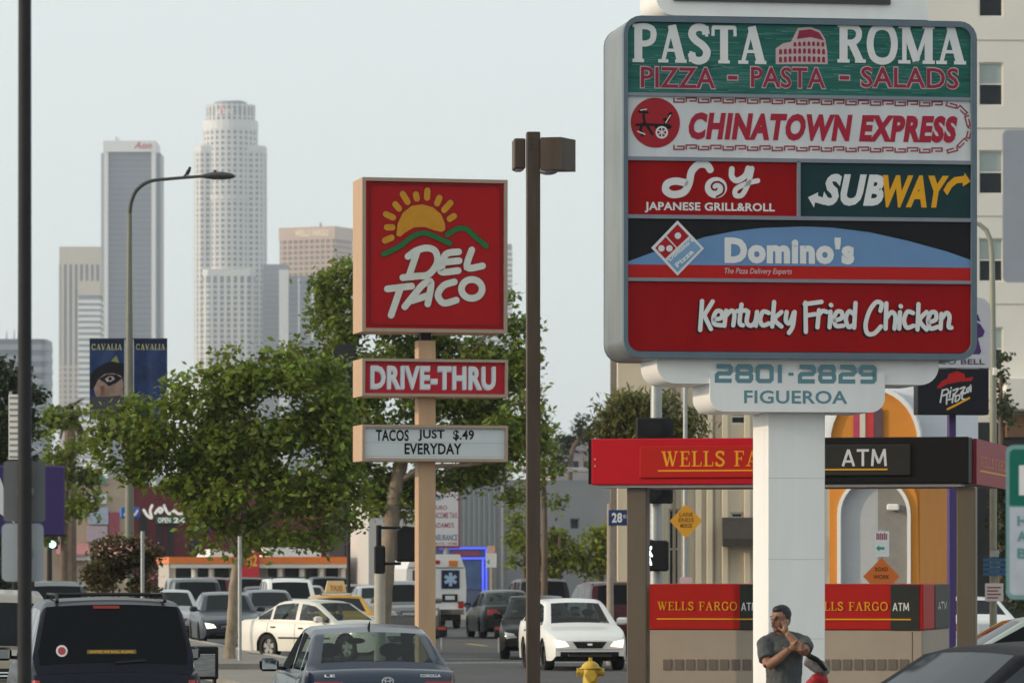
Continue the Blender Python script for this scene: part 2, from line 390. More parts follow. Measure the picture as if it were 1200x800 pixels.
pink = M('pinkish granite', (.50,.36,.27), .5, var=.06, vs=.05)
beige_t = M('beige tower cladding', (.52,.46,.38), .6, var=.05, vs=.05)
wht_t = M('white tower cladding', (.68,.68,.66), .5, var=.05, vs=.05)
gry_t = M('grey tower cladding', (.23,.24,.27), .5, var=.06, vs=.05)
# crowned round tower
D = 3300; s = FPX/D; Z = lambda y: zat(y, D)
t = Thing('skyscraper', 'tall pale round skyscraper with stepped crown, tallest tower on the skyline', 'skyscraper', at(270.5, D), 0, 'towers on the hazy skyline')
W2 = 40.5/s
wall = MB(); gl = MB(); bd = MB(); fn = MB()
P1 = cham(-W2, W2, -16, 16, 5); drum = circ(31/s, 0, -2); front = cham(-30/s, 30/s, -24, 10, 4)
shell(gl, P1, 0, Z(176)); bands(bd, P1, 4, Z(178), 3.95, 1.9, .45); fins(fn, P1, 0, Z(176), 4.6, 1.9, .7); shell(wall, grow(P1,.75), Z(180), Z(173)); wall.build('parapet', granite, t); wall = MB()
shell(gl, drum, 0, Z(150)); bands(bd, drum, 4, Z(152), 3.95, 1.9, .45); fins(fn, drum, 0, Z(150), 4.6, 2.0, .7); shell(wall, grow(drum,.8), Z(154), Z(143)); wall.build('parapet', granite, t); wall = MB()
shell(gl, front, 0, Z(326)); bands(bd, front, 4, Z(328), 3.95, 1.6, .45); fins(fn, front, 0, Z(326), 5.2, 2.1, .8); shell(wall, grow(front,.85), Z(326), Z(318)); wall.build('parapet', granite, t); wall = MB()
shell(wall, grow(drum,1.0), Z(236), Z(231))
crown = MB(); cp = circ(27.5/s, 0, -2); shell(crown, circ(26/s,0,-2), Z(146), Z(138)); shell(crown, cp, Z(138), Z(125))
cf = MB(); fins(cf, cp, Z(143), Z(124), 7.5, 1.6, .9); shell(cf, grow(cp,.6), Z(127), Z(125)); shell(cf, grow(cp,.6), Z(140), Z(138.2))
top = MB(); shell(top, circ(19/s,0,-2), Z(125), Z(120.5)); shell(top, circ(8/s,4,-2), Z(120.5), Z(119))
gl.build('glazing', tglass, t); wall.build('setback_ledge', granite, t); bd.build('floor_band', granite, t, kind='stuff'); fn.build('fin', granite, t, kind='stuff')
crown.build('crown', gry_t, t); cf.build('crown_rib', granite, t, kind='stuff'); top.build('roof_plant', gry_t, t)
r0 = 27.5/s+.9
cyl = lambda u, v, e=0: (math.sin(u/r0)*(r0+.3), -2-math.cos(u/r0)*(r0+.3), v)
text('us bank', t, (-16/s, Z(137), 6/s, Z(128)), 0, M('sign white', (.8,.78,.76), .5), .02, mp=cyl)
b = MB(); b.add([cyl(u, v) for u, v in ((-9.5/s,Z(137)),(-5/s,Z(137)),(-5/s,Z(128)),(-9.5/s,Z(128)))], [(0,1,2,3)]); b.build('emblem', M('sign red', (.5,.05,.06), .5), t)
# dark slab tower
D = 3150; s = FPX/D
t = Thing('skyscraper', 'dark grey slab skyscraper with white corner edges and a red name on its white top', 'skyscraper', at(152, D), 0, 'towers on the hazy skyline')
h = 35/s; c1 = 26/s
b = MB(); shell(b, cham(-h, h, 4, 44, 5), 0, Z(178)); b.build('core', tdark, t)
b = MB(); shell(b, rect(-c1, c1, 2.2, 8), 0, Z(178)); b.build('glazing', tdark, t)
b = MB(); bands(b, rect(-c1+.1, c1-.1, 2.0, 5), 4, Z(180), 3.9, 1.0, .12); b.build('floor_band', M('slate spandrel', (.17,.185,.22), .4, var=.1), t, kind='stuff')
for x in (-30/s, 25.5/s): b = MB(); b.box(x, x+4.6/s, 0, 40, 0, Z(178)); b.build('corner_edge', wht_t, t)
b = MB(); b.box(-31/s, 30.5/s, -.6, 40, Z(178), Z(165)); b.build('parapet', wht_t, t)
text('Aon', t, (5/s, Z(174.5), 26/s, Z(166.5)), -.9, M('sign red'), .03, .25)
b = MB(); b.cyl((-17/s,10,Z(165)), (-17/s,10,Z(158)), .7, .3, 6); b.cyl((-14/s,10,Z(165)), (-14/s,10,Z(160)), .5, .2, 6); b.build('antenna', gry_t, t)
# beige ribbed tower
D = 3320; s = FPX/D
t = Thing('skyscraper', 'beige skyscraper with tall vertical ribs, left of the dark slab tower', 'skyscraper', at(96, D), 0, 'towers on the hazy skyline')
p = rect(-25.5/s, 25/s, 0, 36)
b = MB(); shell(b, p, 0, Z(300)); b.build('glazing', tglass, t)
b = MB(); shell(b, grow(p,.9), Z(310), Z(289)); b.build('parapet', beige_t, t)
b = MB(); fins(b, p, 0, Z(309), 6/s, 3.0/s, 1.1); b.build('rib', beige_t, t, kind='stuff')
b = MB(); bands(b, p, 0, Z(424), 4, 2.2, 1.0); b.build('floor_band', beige_t, t, kind='stuff')
D = 3050; s = FPX/D
t = Thing('office_tower', 'shorter white banded office tower in front of the beige ribbed one', 'office tower', at(104, D), 0, 'towers on the hazy skyline')
p = rect(-12/s, 13/s, 0, 24)
b = MB(); shell(b, p, 0, Z(338)); b.build('glazing', tglass, t)
b = MB(); shell(b, grow(p,.6), Z(346), Z(329)); b.build('parapet', beige_t, t)
b = MB(); bands(b, p, 0, Z(347), 3.9, 2.3, .5); b.build('floor_band', wht_t, t, kind='stuff')
# pink tower and neighbours
D = 3380; s = FPX/D; rt = math.radians(-25)
t = Thing('skyscraper', 'pinkish sunlit skyscraper with a lit name along its top, beside the red sign', 'skyscraper', at(360, D), rt, 'towers on the hazy skyline')
x0 = t.L(328, 300)[0]; x1 = t.L(391.5, 300)[0]; p = rect(x0, x1, 0, 30)
zt = Z(266)
b = MB(); shell(b, p, 0, zt-3); b.build('glazing', M('bronze glass', (.16,.11,.085), .25, var=.2, vs=.05), t)
b = MB(); shell(b, grow(p,.9), zt-9.5, zt); b.build('parapet', pink, t)
b = MB(); bands(b, p, 0, zt-9, 3.95, 1.7, .5); b.build('floor_band', pink, t, kind='stuff')
b = MB(); fins(b, p, 0, zt-9, 4.4, 1.3, .55); b.build('fin', pink, t, kind='stuff')
text('WELLS FARGO', t, (x0+(x1-x0)*.3, zt-7, x1-4, zt-2.2), -1.3, M('gold sign', (.95,.82,.58), .4), .02)
b = MB(); b.cyl((5,12,zt), (5,12,zt+4), 1.0, .6, 6); b.build('antenna', gry_t, t)
D = 3290; s = FPX/D
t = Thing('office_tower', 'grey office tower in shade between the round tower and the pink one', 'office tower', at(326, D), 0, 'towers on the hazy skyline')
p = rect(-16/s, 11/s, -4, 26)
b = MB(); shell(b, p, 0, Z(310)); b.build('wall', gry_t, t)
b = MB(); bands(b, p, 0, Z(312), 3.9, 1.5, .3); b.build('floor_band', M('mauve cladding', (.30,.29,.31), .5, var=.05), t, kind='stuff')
D = 3240; s = FPX/D
t = Thing('office_tower', 'slim white office slab with a blue glass wing below the pink tower', 'office tower', at(350, D), 0, 'towers on the hazy skyline')
b = MB(); shell(b, rect(-23/s, -12/s, 0, 10), 0, Z(316)); b.build('white_slab', wht_t, t)
b = MB(); shell(b, rect(-12/s, 25/s, 3, 22), 0, Z(323)); b.build('glass_wing', M('blue grey glass', (.14,.17,.21), .3, var=.1), t)
b = MB(); [b.box(x/s, (x+2)/s, 1.6, 3, 0, Z(325)) for x in (-1, 15)]; b.build('fin', wht_t, t, kind='stuff')
b = MB(); bands(b, rect(-12/s+.3, 25/s, 2.9, 10), 0, Z(324), 3.9, .9, .25); b.build('floor_band', gry_t, t, kind='stuff')
D = 3300; s = FPX/D
t = Thing('office_tower', 'pale grey tower edge showing just right of the big red sign', 'office tower', at(575, D), 0, 'towers on the hazy skyline')
p = rect(-22/s, 25/s, 0, 25); b = MB(); shell(b, p, 0, Z(286)); b.build('wall', gry_t, t)
b = MB(); bands(b, p, 0, Z(288), 3.9, 1.9, .4); b.build('floor_band', wht_t, t, kind='stuff')
D = 1500; s = FPX/D
t = Thing('office_block', 'bluish grey office block with a rounded corner, low behind the dark pole', 'office block', at(10, D), 0)
p = [(-60/s,0),(38/s,0),(42/s,1.2),(44/s,4),(44/s,20),(-60/s,20)]
b = MB(); shell(b, p, 0, zat(397,D)); b.build('wall', M('blue grey cladding', (.15,.18,.22), .4, var=.08, vs=.2), t)
b = MB(); bands(b, p, 0, zat(400,D), 3.7, 1.9, .3); b.build('floor_band', M('pale blue grey cladding', (.27,.30,.34), .5, var=.06), t, kind='stuff')
b = MB(); [b.cyl((x,8,zat(397,D)), (x,8,zat(385,D)), .25, .1, 5) for x in (-1.5,1,2.4)]; b.build('antenna', gry_t, t, kind='stuff')

# ---------------------------------------------------------------- streetside buildings
def facade(t, x0, x1, z0, z1, y, dep, holes, mat, name='wall', rec=.18):
    """box with real recessed openings in its front; holes = (x0,x1,z0,z1)"""
    b = MB(); xs = sorted({x0,x1,*[h[0] for h in holes],*[h[1] for h in holes]}); zs = sorted({z0,z1,*[h[2] for h in holes],*[h[3] for h in holes]})
    ins = lambda x,z: any(h[0]<x<h[1] and h[2]<z<h[3] for h in holes)
    for i in range(len(xs)-1):
        for j in range(len(zs)-1):
            if not ins((xs[i]+xs[i+1])/2, (zs[j]+zs[j+1])/2):
                b.add([(xs[i],y,zs[j]),(xs[i+1],y,zs[j]),(xs[i+1],y,zs[j+1]),(xs[i],y,zs[j+1])], [(0,1,2,3)])
    for h in holes:
        a,c,e,f = h
        b.add([(a,y,e),(c,y,e),(c,y,f),(a,y,f),(a,y+rec,e),(c,y+rec,e),(c,y+rec,f),(a,y+rec,f)], [(0,4,5,1),(1,5,6,2),(2,6,7,3),(3,7,4,0),(4,7,6,5)])
    b.add([(x0,y,z0),(x1,y,z0),(x1,y+dep,z0),(x0,y+dep,z0),(x0,y,z1),(x1,y,z1),(x1,y+dep,z1),(x0,y+dep,z1)], [(4,5,6,7),(1,2,6,5),(2,3,7,6),(3,0,4,7)])
    return b.build(name, mat, t)
def window(t, h, y, frame=white_m, fw=.05, split='h', blind=None, rec=.18, glass=None):
    a,c,e,f = h; g = rec-.08
    b = MB(); b.box(a,a+fw,y+g-.03,y+rec-.01,e,f); b.box(c-fw,c,y+g-.03,y+rec-.01,e,f); b.box(a+fw,c-fw,y+g-.03,y+rec-.01,e,e+fw); b.box(a+fw,c-fw,y+g-.03,y+rec-.01,f-fw,f)
    m_ = (e+f)/2
    if split == 'h': b.box(a+fw,c-fw,y+g-.02,y+rec-.01,m_-fw/2,m_+fw/2)
    w_ = b.build('window', frame, t)
    for z0_, z1_, mt in ([(e+fw,m_-fw/2,glass or darkglass),(m_+fw/2,f-fw,blind or glass or darkglass)] if split == 'h' else [(e+fw,f-fw,glass or darkglass)]):
        b = MB(); b.box(a+fw,c-fw,y+g,y+rec-.012,z0_,z1_); b.build('pane', mt, w_)
# hotel on the right
D = 155
t = Thing('hotel', 'tall beige stucco hotel with a column of sash windows, right edge', 'hotel', at(1160, D), math.radians(2.0))
x0,_ = t.L(985,0); x1,_ = t.L(1330,0)
wins = []
for yc in (-53, 20-4, 98, 201.5, 304.5, 397+11):
    pass
for y0_,y1_ in ((-134,-84),(-31,20),(73,124),(176,227.5),(279,330),(383,434)):
    for xa in (1147, 1215):
        a, f = t.L(xa, y0_); c, e = t.L(xa+28.5, y1_); wins.append((a,c,e,f))
ztop = t.L(1160,-160)[1]
facade(t, x0, x1, 0, ztop, 0, 14, wins, hotel_m)
blind = M('grey green blind', (.33,.38,.37), .7, var=.1, vs=3, stretch=(.2,1,6))
for i, h_ in enumerate(wins): window(t, h_, 0, bone_m, .045, 'h', blind)
b = MB()
for yy in (47, 150, 253, 356):
    z = t.L(1160,yy)[1]; b.box(x0, x1, -.02, .02, z-.02, z+.02)
b.build('joint_line', M('darker stucco joint', (.45,.43,.40), .85), t, kind='stuff')  # thin floor joints in a darker stucco tone
a,f = t.L(1178,441,-1.5); c,e = t.L(1330,481,-1.5)
b = MB(); b.bbox(a,c,-1.5,-.01,e,f,.06); b.build('bay', hotel_m, t)
b = MB(); b.box(x0+3.5,x1,-.12,-.02,0,e-.35); b.build('shopfront', M('dark shopfront', (.02,.022,.022), .3, var=.3), t)
b = MB(); a2,f2 = t.L(1180,486,-.6); c2,e2 = t.L(1230,512,-.6); b.box(a2,c2,-.6,-.13,e2,f2); b.build('shop_sign', M('brown board', (.16,.09,.05), .6), t)
# cream building
D = 130
t = Thing('cream_building', 'cream stucco building with pilasters and a dark awning behind the tall sign', 'building', at(800, D), math.radians(-1.2))
x0,_ = t.L(724,500); x1,_ = t.L(985,500); ztop = t.L(730,398)[1]
holes = []
for xa,ya,xb,yb in ((856,478,880,497),(856,600,871,612),(783,596,796,690)):
    a,f = t.L(xa,ya); c,e = t.L(xb,yb); holes.append((a,c,e,f))
facade(t, x0, x1, 0, ztop, 0, 12, holes, cream)
for h_ in holes: window(t, h_, 0, bone_m, .05, 'h')
for xa in (770, 798, 815, 828, 846, 872, 905, 940):
    a,_ = t.L(xa,500); b = MB(); b.bbox(a, a+.18, -.12, -.002, 0, ztop-.6, .02); b.build('pilaster', cream, t)
b = MB(); b.bbox(x0-.1, x1, -.18, -.003, ztop-.5, ztop-.1, .03); b.build('cornice', bone_m, t)
for xa in (790, 836): a,_ = t.L(xa,500); b = MB(); b.cyl((a,-.06,0), (a,-.06,ztop-.6), .05, n=8); b.build('downpipe', M('tan pipe', (.30,.24,.17), .6), t)
a,f = t.L(846,606); c,e = t.L(905,640)
b = MB(); b.add([(a,-.13,f),(c,-.13,f),(c,-1.1,e+.22),(a,-1.1,e+.22),(a,-1.1,e),(c,-1.1,e),(a,-.13,e),(c,-.13,e)], [(0,3,2,1),(3,4,5,2),(0,6,4,3),(1,2,5,7)]); b.build('awning', M('dark awning cloth', (.05,.045,.042), .9, var=.2), t)
a,_ = t.L(715,500,-.2); b = MB(); b.bbox(a, a+.19, -.6, -.4, 0, ztop-.2, .02); b.build('side_post', M('taupe post', (.24,.20,.16), .7), t)
# orange arch restaurant
D = 85; rt = math.radians(-12)
t = Thing('restaurant', 'orange restaurant tower with a white edged arch behind the bank canopy', 'restaurant', at(1025, D), rt)
orange = M('orange stucco', (.62,.24,.035), .8, var=.06, vs=1.5, bump=.1)
x0,_ = t.L(972,600); x1,_ = t.L(1078,600); z1 = t.L(1025,512)[1]; z2 = t.L(1025,446)[1]
b = MB(); b.box(x0, x1, 0, 4.6, 0, z1-.05); b.build('lower_wall', orange, t)
b = MB(); b.box(x0-.25, x1+.62, .25, 4.2, z1, z2); b.build('upper_wall', M('bluish white stucco', (.62,.65,.70), .8, var=.05), t)
arc = lambda cx,cy,rx,ry,n=18: [(cx+rx*math.cos(th), cy-ry*math.sin(th)) for th in np.linspace(PI,0,n)]
inn = [(973,545)]+arc(1024,518,51,60)+[(1075,545)]; out = [(968.5,545)]+arc(1024,518,55.5,65)+[(1079.5,545)]
hol = [(985,700)]+arc(1024,602,39,40)+[(1063,700)]; ho2 = [(981,700)]+arc(1024,602,43,44)+[(1067,700)]
b = MB(); ring(t.P(out,-.14), t.P(inn,-.14), -.14, .3, b); b.build('arch_trim', white_m, t)
b = MB(); b.flat(t.P(inn,-.06),-.06); b.build('upper_arch_panel', orange, t); b = MB(); ring(t.P([(973,700)]+arc(1024,590,51,45)+[(1077,700)],-.1), t.P(ho2,-.1), -.1, -.004, b); b.build('arch_panel', orange, t)
b = MB(); ring(t.P(ho2,-.16), t.P(hol,-.16), -.16, -.006, b); b.build('door_arch_trim', white_m, t)
b = MB(); b.flat(t.P(hol,-.012), -.012); b.build('niche_wall', M('pale grey stucco', (.42,.43,.45), .8, var=.06), t)
b = MB(); b.flat(t.P([(1029,700),(1029,572)]+arc(1024,602,38.5,39.5,18)[10:]+[(1062.5,700)],-.03), -.03); b.build('niche_shade_wall', M('shaded grey stucco', (.23,.22,.20), .8), t)  # flat darker sheet for the niche's side wall, shade put into its colour
x_,z_ = t.L(1046,594,-.2); b = MB(); b.bbox(x_-.11,x_+.11,-.2,-.04,z_-.06,z_+.06,.02); b.build('wall_lamp', white_m, t)
for xa,xb,mt in ((1000,1007,M('magenta poster', (.45,.05,.12), .5)),(1007.6,1014,M('pale poster', (.6,.58,.5), .5)),(1016,1024,M('red poster', (.5,.04,.05), .5)),(1024.6,1034,M('plum poster', (.10,.06,.08), .5))):
    q = frameface(t, xa, 478, xb, 515, -.11); b = MB(); b.flat([(q[0],q[1]),(q[2],q[1]),(q[2],q[3]),(q[0],q[3])], -.11); b.build('poster', mt, t)
# grey corrugated hall and the shops left of it
D = 230
t = Thing('warehouse', 'grey warehouse with a ribbed metal front behind the ambulance', 'warehouse', at(615, D), A)
x0,_ = t.L(524,600); x1,_ = t.L(724,600); xm,_ = t.L(588,600); zt = t.L(615,562)[1]
holes = [(*sorted((t.L(668,0)[0], t.L(679,0)[0])), t.L(668,620)[1], t.L(668,607)[1])]
facade(t, xm, x1, 0, zt, 0, 20, holes, grey_m); window(t, holes[0], 0, gry_t, .06, 'n')
b = MB(); b.box(x0, xm-.02, .1, 20, 0, zt+.4); b.build('ribbed_wall', corr_m, t)
me = None; k = 0; x = x0
while x < xm-.1:
    if me is None: bb = MB(); bb.box(0,.09,-.0,.098,0,zt+.4); me = bb.mesh('rib', corr_m)
    o = put('rib', me, t); o.location.x = x; x += .26
b = MB(); b.bbox(x0-.1, x1+.1, -.12, .4, zt+.402, zt+.62, .03); b.build('roof_trim', M('pale trim', (.42,.42,.42), .6), t)
b = MB(); a,_ = t.L(589,0); b.cyl((a,-.1,0),(a,-.1,zt), .1, n=8); b.build('downpipe', gry_t, t)
D = 222
t = Thing('neon_shop', 'small shop with a blue neon outlined front behind the ambulance', 'shop', at(535, D), A)
x0,_ = t.L(470,660); x1,_ = t.L(571,660); zt = t.L(535,640)[1]
b = MB(); b.box(x0, x1, .1, 6, 0, zt); b.build('wall', M('slate blue wall', (.10,.12,.19), .6, var=.1), t)
neon = M('blue neon', (.10,.14,1.0), .4, emit=.7, var=0)
for (xa,ya),(xb,yb) in (((515,642),(570,642)),((515,654),(570,654)),((570,642),(570,692)),((566,654),(566,692))):
    p = t.L(xa,ya,-.02); q = t.L(xb,yb,-.02); b = MB(); b.cyl((p[0],-.02,p[1]),(q[0],-.02,q[1]),.055,n=6); b.build('neon_tube', neon, t)
q = frameface(t, 520, 657, 565, 690, .05); b = MB(); b.box(q[0],q[2],.05,.095,q[1],q[3]); b.build('shop_window', M('lit blue window', (.08,.13,.24), .15, var=.3, vs=1), t)
q = frameface(t, 530, 645, 562, 651, .05); b = MB(); b.box(q[0],q[2],.06,.097,q[1],q[3]); b.build('sign_board', M('dull red board', (.30,.07,.10), .5), t)
D = 236
t = Thing('pale_building', 'pale plaster corner building partly hidden by the leaning tree trunk', 'building', at(470, D), A)
x0,_ = t.L(432,620); x1,_ = t.L(523,620); zt = t.L(480,560)[1]
hs_ = []
for xa,ya,xb,yb in ((472,598,477,612),(446,636,458,690),(500,630,510,690)):
    a,f = t.L(xa,ya); c,e = t.L(xb,yb); hs_.append((a,c,max(e,.1),f))
facade(t, x0, x1, 0, zt, 0, 10, hs_, M('pale plaster', (.50,.48,.46), .8, var=.08))
for h_ in hs_: window(t, h_, 0, gry_t, .06, 'n')
D = 214
t = Thing('tax_sign', 'white upright tax office sign with a red border right of the tan post', 'sign', at(523,D), A)
q = frameface(t,505,573,539,642,0); b = MB(); b.bbox(q[0],q[2],0,.25,q[1],q[3],.02); b.build('red_frame', M('dull red frame', (.28,.05,.06), .5), t)
q = frameface(t,507,576,537,639,-.01); b = MB(); b.box(q[0],q[2],-.012,-.001,q[1],q[3]); b.build('white_face', M('sign white face', (.58,.57,.58), .5, var=.05), t)
bl_ = M('sign navy print', (.03,.05,.16), .5); rd_ = M('sign red print', (.30,.04,.05), .5)
for st,(xa,ya,xb,yb),mt in (('VISA',(508,579,517,586),bl_),('EURO',(508,592,524,597),rd_),('INCOME TAX',(508,600,536,607),rd_),("ADAMS'S",(508,612,532,618),rd_),('INSURANCE',(508,626,536,633),bl_),('AUTO - HOME',(510,635,536,638),rd_)):
    text(st, t, frameface(t,xa,ya,xb,yb,-.015), -.015, mt, .02)
b = MB(); b.cyl((0,.12,0),(0,.12,q[1]),.12,n=8); b.build('post', galv, t)
D = 160
t = Thing('parking_sign', 'small white plate with green arrow and orange top on a post by the neon shop', 'sign', at(576,D), 0)
q = frameface(t,569.5,648,582,664.5,0); b = MB(); b.box(q[0],q[2],0,.02,q[1],q[3]); b.build('plate', M('sign white face'), t)
b = MB(); b.flat([(q[0]+.02,(q[1]+q[3])/2-.05),(q[0]+.12,(q[1]+q[3])/2+.05),(q[0]+.12,(q[1]+q[3])/2-.15)],-.004); b.build('arrow', M('arrow green', (.02,.30,.20), .5), t)
q2 = frameface(t,571,639,580,648,0); b = MB(); b.box(q2[0],q2[2],0,.02,q2[1],q2[3]); b.build('orange_plate', M('faded orange', (.55,.33,.24), .5), t)
b = MB(); b.cyl((0,.06,0),(0,.06,q2[3]),.05,n=8); b.build('post', M('tan grey pole', (.30,.25,.20), .7, var=.2, vs=4), t)
# dark store and the red store
D = 250
t = Thing('dark_shop', 'narrow black fronted shop between the tan wall and the pale building', 'shop', at(420, D), A)
x0,_ = t.L(404,620); x1,_ = t.L(433,620); zt = t.L(420,575)[1]
b = MB(); b.box(x0,x1,0,8,0,zt); b.build('wall', M('charcoal wall', (.03,.03,.033), .6, var=.2), t)
for xa,xb,ya,yb,mt,nm in ((411,423,608,619,white_m,'sign_board'),(429,436,590,648,M('pinkish panel', (.45,.33,.33), .6),'side_panel'),(414,419,655,692,M('orange door', (.55,.17,.04), .5),'door'),(423,428,650,692,gry_t,'door_frame')):
    q = frameface(t, xa,ya,xb,yb,-.1); b = MB(); b.box(q[0],q[2],-.1,-.004,q[1],q[3]); b.build(nm, mt, t)
D = 262
t = Thing('red_store', 'dark red store front with black panels behind the big leafy tree', 'store', at(290, D), A)
redw = M('dark red wall', (.12,.02,.025), .7, var=.12, vs=.5)
x0,_ = t.L(150,620); x1,_ = t.L(381,620); zt = t.L(290,570)[1]
b = MB(); b.box(x0,x1,0,14,0,zt); b.build('wall', redw, t)
for xa,xb in ((163,172),(184,190),(196,203),(222,234)):
    q = frameface(t, xa,603,xb,690,-.12); b = MB(); b.box(q[0],q[2],-.12,-.004,0,q[3]); b.build('black_panel', M('charcoal wall'), t)
q = frameface(t, 382,578,404,660,-.02); b = MB(); b.box(q[0]+.05,q[2]-.05,.1,10,0,q[3]); b.build('tan_wall', M('tan wall', (.40,.31,.16), .8, var=.07), t)
sgn = M('lit sign white', (.9,.86,.82), .5, emit=.15, var=0)
brush(t, t, [[(590,515),(620,560),(650,575),(640,520),(655,480)],[(680,540),(700,510),(720,500),(735,515),(720,535),(705,520)],[(750,480),(765,520),(785,545)],[(800,545),(830,520),(850,540),(890,545),(905,520)]], -.2, sgn, 22, ox=80, oy=520, sc=.15)
q = frameface(t, 183,605,219,613,-.25); b = MB(); b.box(q[0],q[2],-.24,-.05,q[1],q[3]); b.build('sign_board', M('green board', (.02,.12,.06), .5), t)
text('OPEN', t, (q[0]+.1,q[1]+.04,(q[0]+q[2])/2-.05,q[3]-.05), -.25, sgn, .03); text('24', t, ((q[0]+q[2])/2+.1,q[1]+.04,q[2]-.1,q[3]-.05), -.25, sgn, .03)
q = frameface(t, 230,590,246,622,-.25); b = MB(); b.box(q[0],q[2],-.25,-.01,q[1],q[3]); b.build('banner', M('blue banner', (.06,.10,.30), .5, var=.3, vs=2), t)
# orange striped store
D = 240
t = Thing('convenience_store', 'low convenience store with a white fascia and broad orange stripe', 'store', at(310, D), A)
x0,_ = t.L(200,665); x1,_ = t.L(406,665)
zf = lambda y: t.L(310,y)[1]
b = MB(); b.box(x0,x1,1.2,9,0,zf(653)); b.build('wall', M('store wall', (.45,.42,.38), .7, var=.08), t)
b = MB(); b.box(x0-.1,x1+.1,-.1,9.2,zf(660),zf(652.2)); b.build('orange_stripe', M('orange stripe', (.72,.19,.03), .45), t)
a,_ = t.L(312,645); c,_ = t.L(376,645); b = MB(); b.box(a,c,-.05,8,zf(652),zf(641)); b.build('roof_fascia', white_m, t)
a,_ = t.L(244,645); c,_ = t.L(276,645); b = MB(); b.prism([(a,zf(652)),(c,zf(652)),(c-.1,zf(648)),(a+.3,zf(643))], 0, 8); b.build('roof_peak', white_m, t)
b = MB(); b.box(x0,x1,-.05,.1,zf(665),zf(660.2)); b.build('soffit_band', bone_m, t)
for xa,xb in ((204,226),(230,246),(250,270),(312,326),(332,352),(357,374),(380,398)):
    a,_ = t.L(xa,670,1.1); c,_ = t.L(xb,670,1.1); b = MB(); b.box(a,c,1.1,1.19,.3,zf(664)); o = b.build('window', bone_m, t)
    b = MB(); b.box(a+.08,c-.08,1.06,1.098,.38,zf(664.8)); b.build('pane', darkglass, o)
for xa in (228,248,300,329,354.5,377.5,403): a,_ = t.L(xa,670); b = MB(); b.cyl((a,.3,0),(a,.3,zf(660)),.14,n=8); b.build('post', bone_m, t)
q = frameface(t, 283,646,304,681,-.3); b = MB(); b.bbox(q[0],q[2],-.3,-.12,q[1],q[3],.03); o = b.build('banner', M('scarlet banner', (.55,.03,.04), .5), t)
text('$2', t, (q[0]+.3,q[1]+.7,q[2]-.12,q[3]-.15), -.306, M('yellow print', (.8,.5,.06), .5), .03)
# pale shops far left
D = 215
t = Thing('pink_awning_shop', 'pale shop with a faded pink awning and a white ledge, left of the bush', 'shop', at(90, D), A)
x0,_ = t.L(40,650); x1,_ = t.L(150,650)
b = MB(); b.box(x0,x1,0,8,0,t.L(90,560)[1]); b.build('wall', M('peach wall', (.42,.33,.25), .8, var=.12, vs=.6), t)
q = frameface(t, 66,636,105,651,-1.2); b = MB(); b.add([(q[0],-.01,q[3]),(q[2],-.01,q[3]),(q[2],-1.2,q[1]+.1),(q[0],-1.2,q[1]+.1),(q[0],-1.2,q[1]),(q[2],-1.2,q[1])],[(0,3,2,1),(3,4,5,2)]); b.build('awning', M('faded pink cloth', (.45,.20,.20), .8, var=.15), t)
q = frameface(t, 78,652,106,656,-.9); b = MB(); b.box(q[0],q[2],-.9,-.01,q[1],q[3]); b.build('ledge', white_m, t)
for xa,ya,xb,yb,mt in ((104,594,127,614,M('pale blue board', (.36,.42,.52), .5)),(102,616,126,634,M('pinkish board', (.45,.36,.40), .5)),(128,600,140,634,M('dull red board')),(104,578,125,590,M('white board', (.6,.6,.6), .5))):
    q = frameface(t, xa,ya,xb,yb,-.15); b = MB(); b.box(q[0],q[2],-.15,-.01,q[1],q[3]); b.build('sign_board', mt, t)
brush(t, t, [[(0,215),(20,205),(15,225),(0,245)],[(50,190),(55,225)],[(90,180),(95,225)],[(125,165),(150,155),(190,165),(205,195),(180,200),(160,185)],[(190,215),(215,235),(240,245),(235,205)],[(270,195),(262,215),(285,240),(312,210)]], -.25, sgn, 17, ox=80, oy=520, sc=.15)
q = frameface(t, 106,557,123,566,-.2); b = MB(); b.box(q[0],q[2],-.2,-.01,q[1],q[3]); b.build('teal_board', M('teal board', (.10,.34,.33), .5), t)
D = 205
t = Thing('blue_sign', 'small blue sign box on a thin pole between the shops and the red store', 'sign', at(152, D), A)
q = frameface(t, 141,594,164,607,0); b = MB(); b.bbox(q[0],q[2],0,.3,q[1],q[3],.05); b.build('sign_box', M('sign blue', (.02,.10,.42), .4), t)
b = MB(); b.cyl((0,.15,0),(0,.15,q[1]),.09,n=8); b.build('pole', galv, t)
b = MB(); b.strip(smooth([t.L(146,603,-.01),t.L(150,597,-.01),t.L(157,603,-.01),t.L(161,598,-.01)],5), .1, -.01); b.build('emblem', white_m, t)
# hillside houses past the warehouse
D = 430
t = Thing('house', 'small pinkish house among dark trees above the warehouse roof', 'house', at(672, D), A)
q = frameface(t, 652,528,700,670,0)
b = MB(); b.box(q[0],q[2],0,7,0,q[3]); b.build('wall', M('mauve plaster', (.34,.30,.31), .8, var=.12, vs=.4), t)
b = MB(); b.add([(q[0]-.3,-.3,q[3]),(q[2]+.3,-.3,q[3]),(q[2]+.3,7.3,q[3]),(q[0]-.3,7.3,q[3]),(q[0]-.3,3.5,q[3]+1.3),(q[2]+.3,3.5,q[3]+1.3)],[(0,1,5,4),(2,3,4,5),(1,2,5),(3,0,4),(0,3,2,1)]); b.build('roof', M('grey shingles', (.16,.15,.16), .9), t)
for xa in (660,672,684): w_ = frameface(t, xa,540,xa+6,548,-.05); b = MB(); b.box(w_[0],w_[2],-.05,-.003,w_[1],w_[3]); b.build('window', darkglass, t)
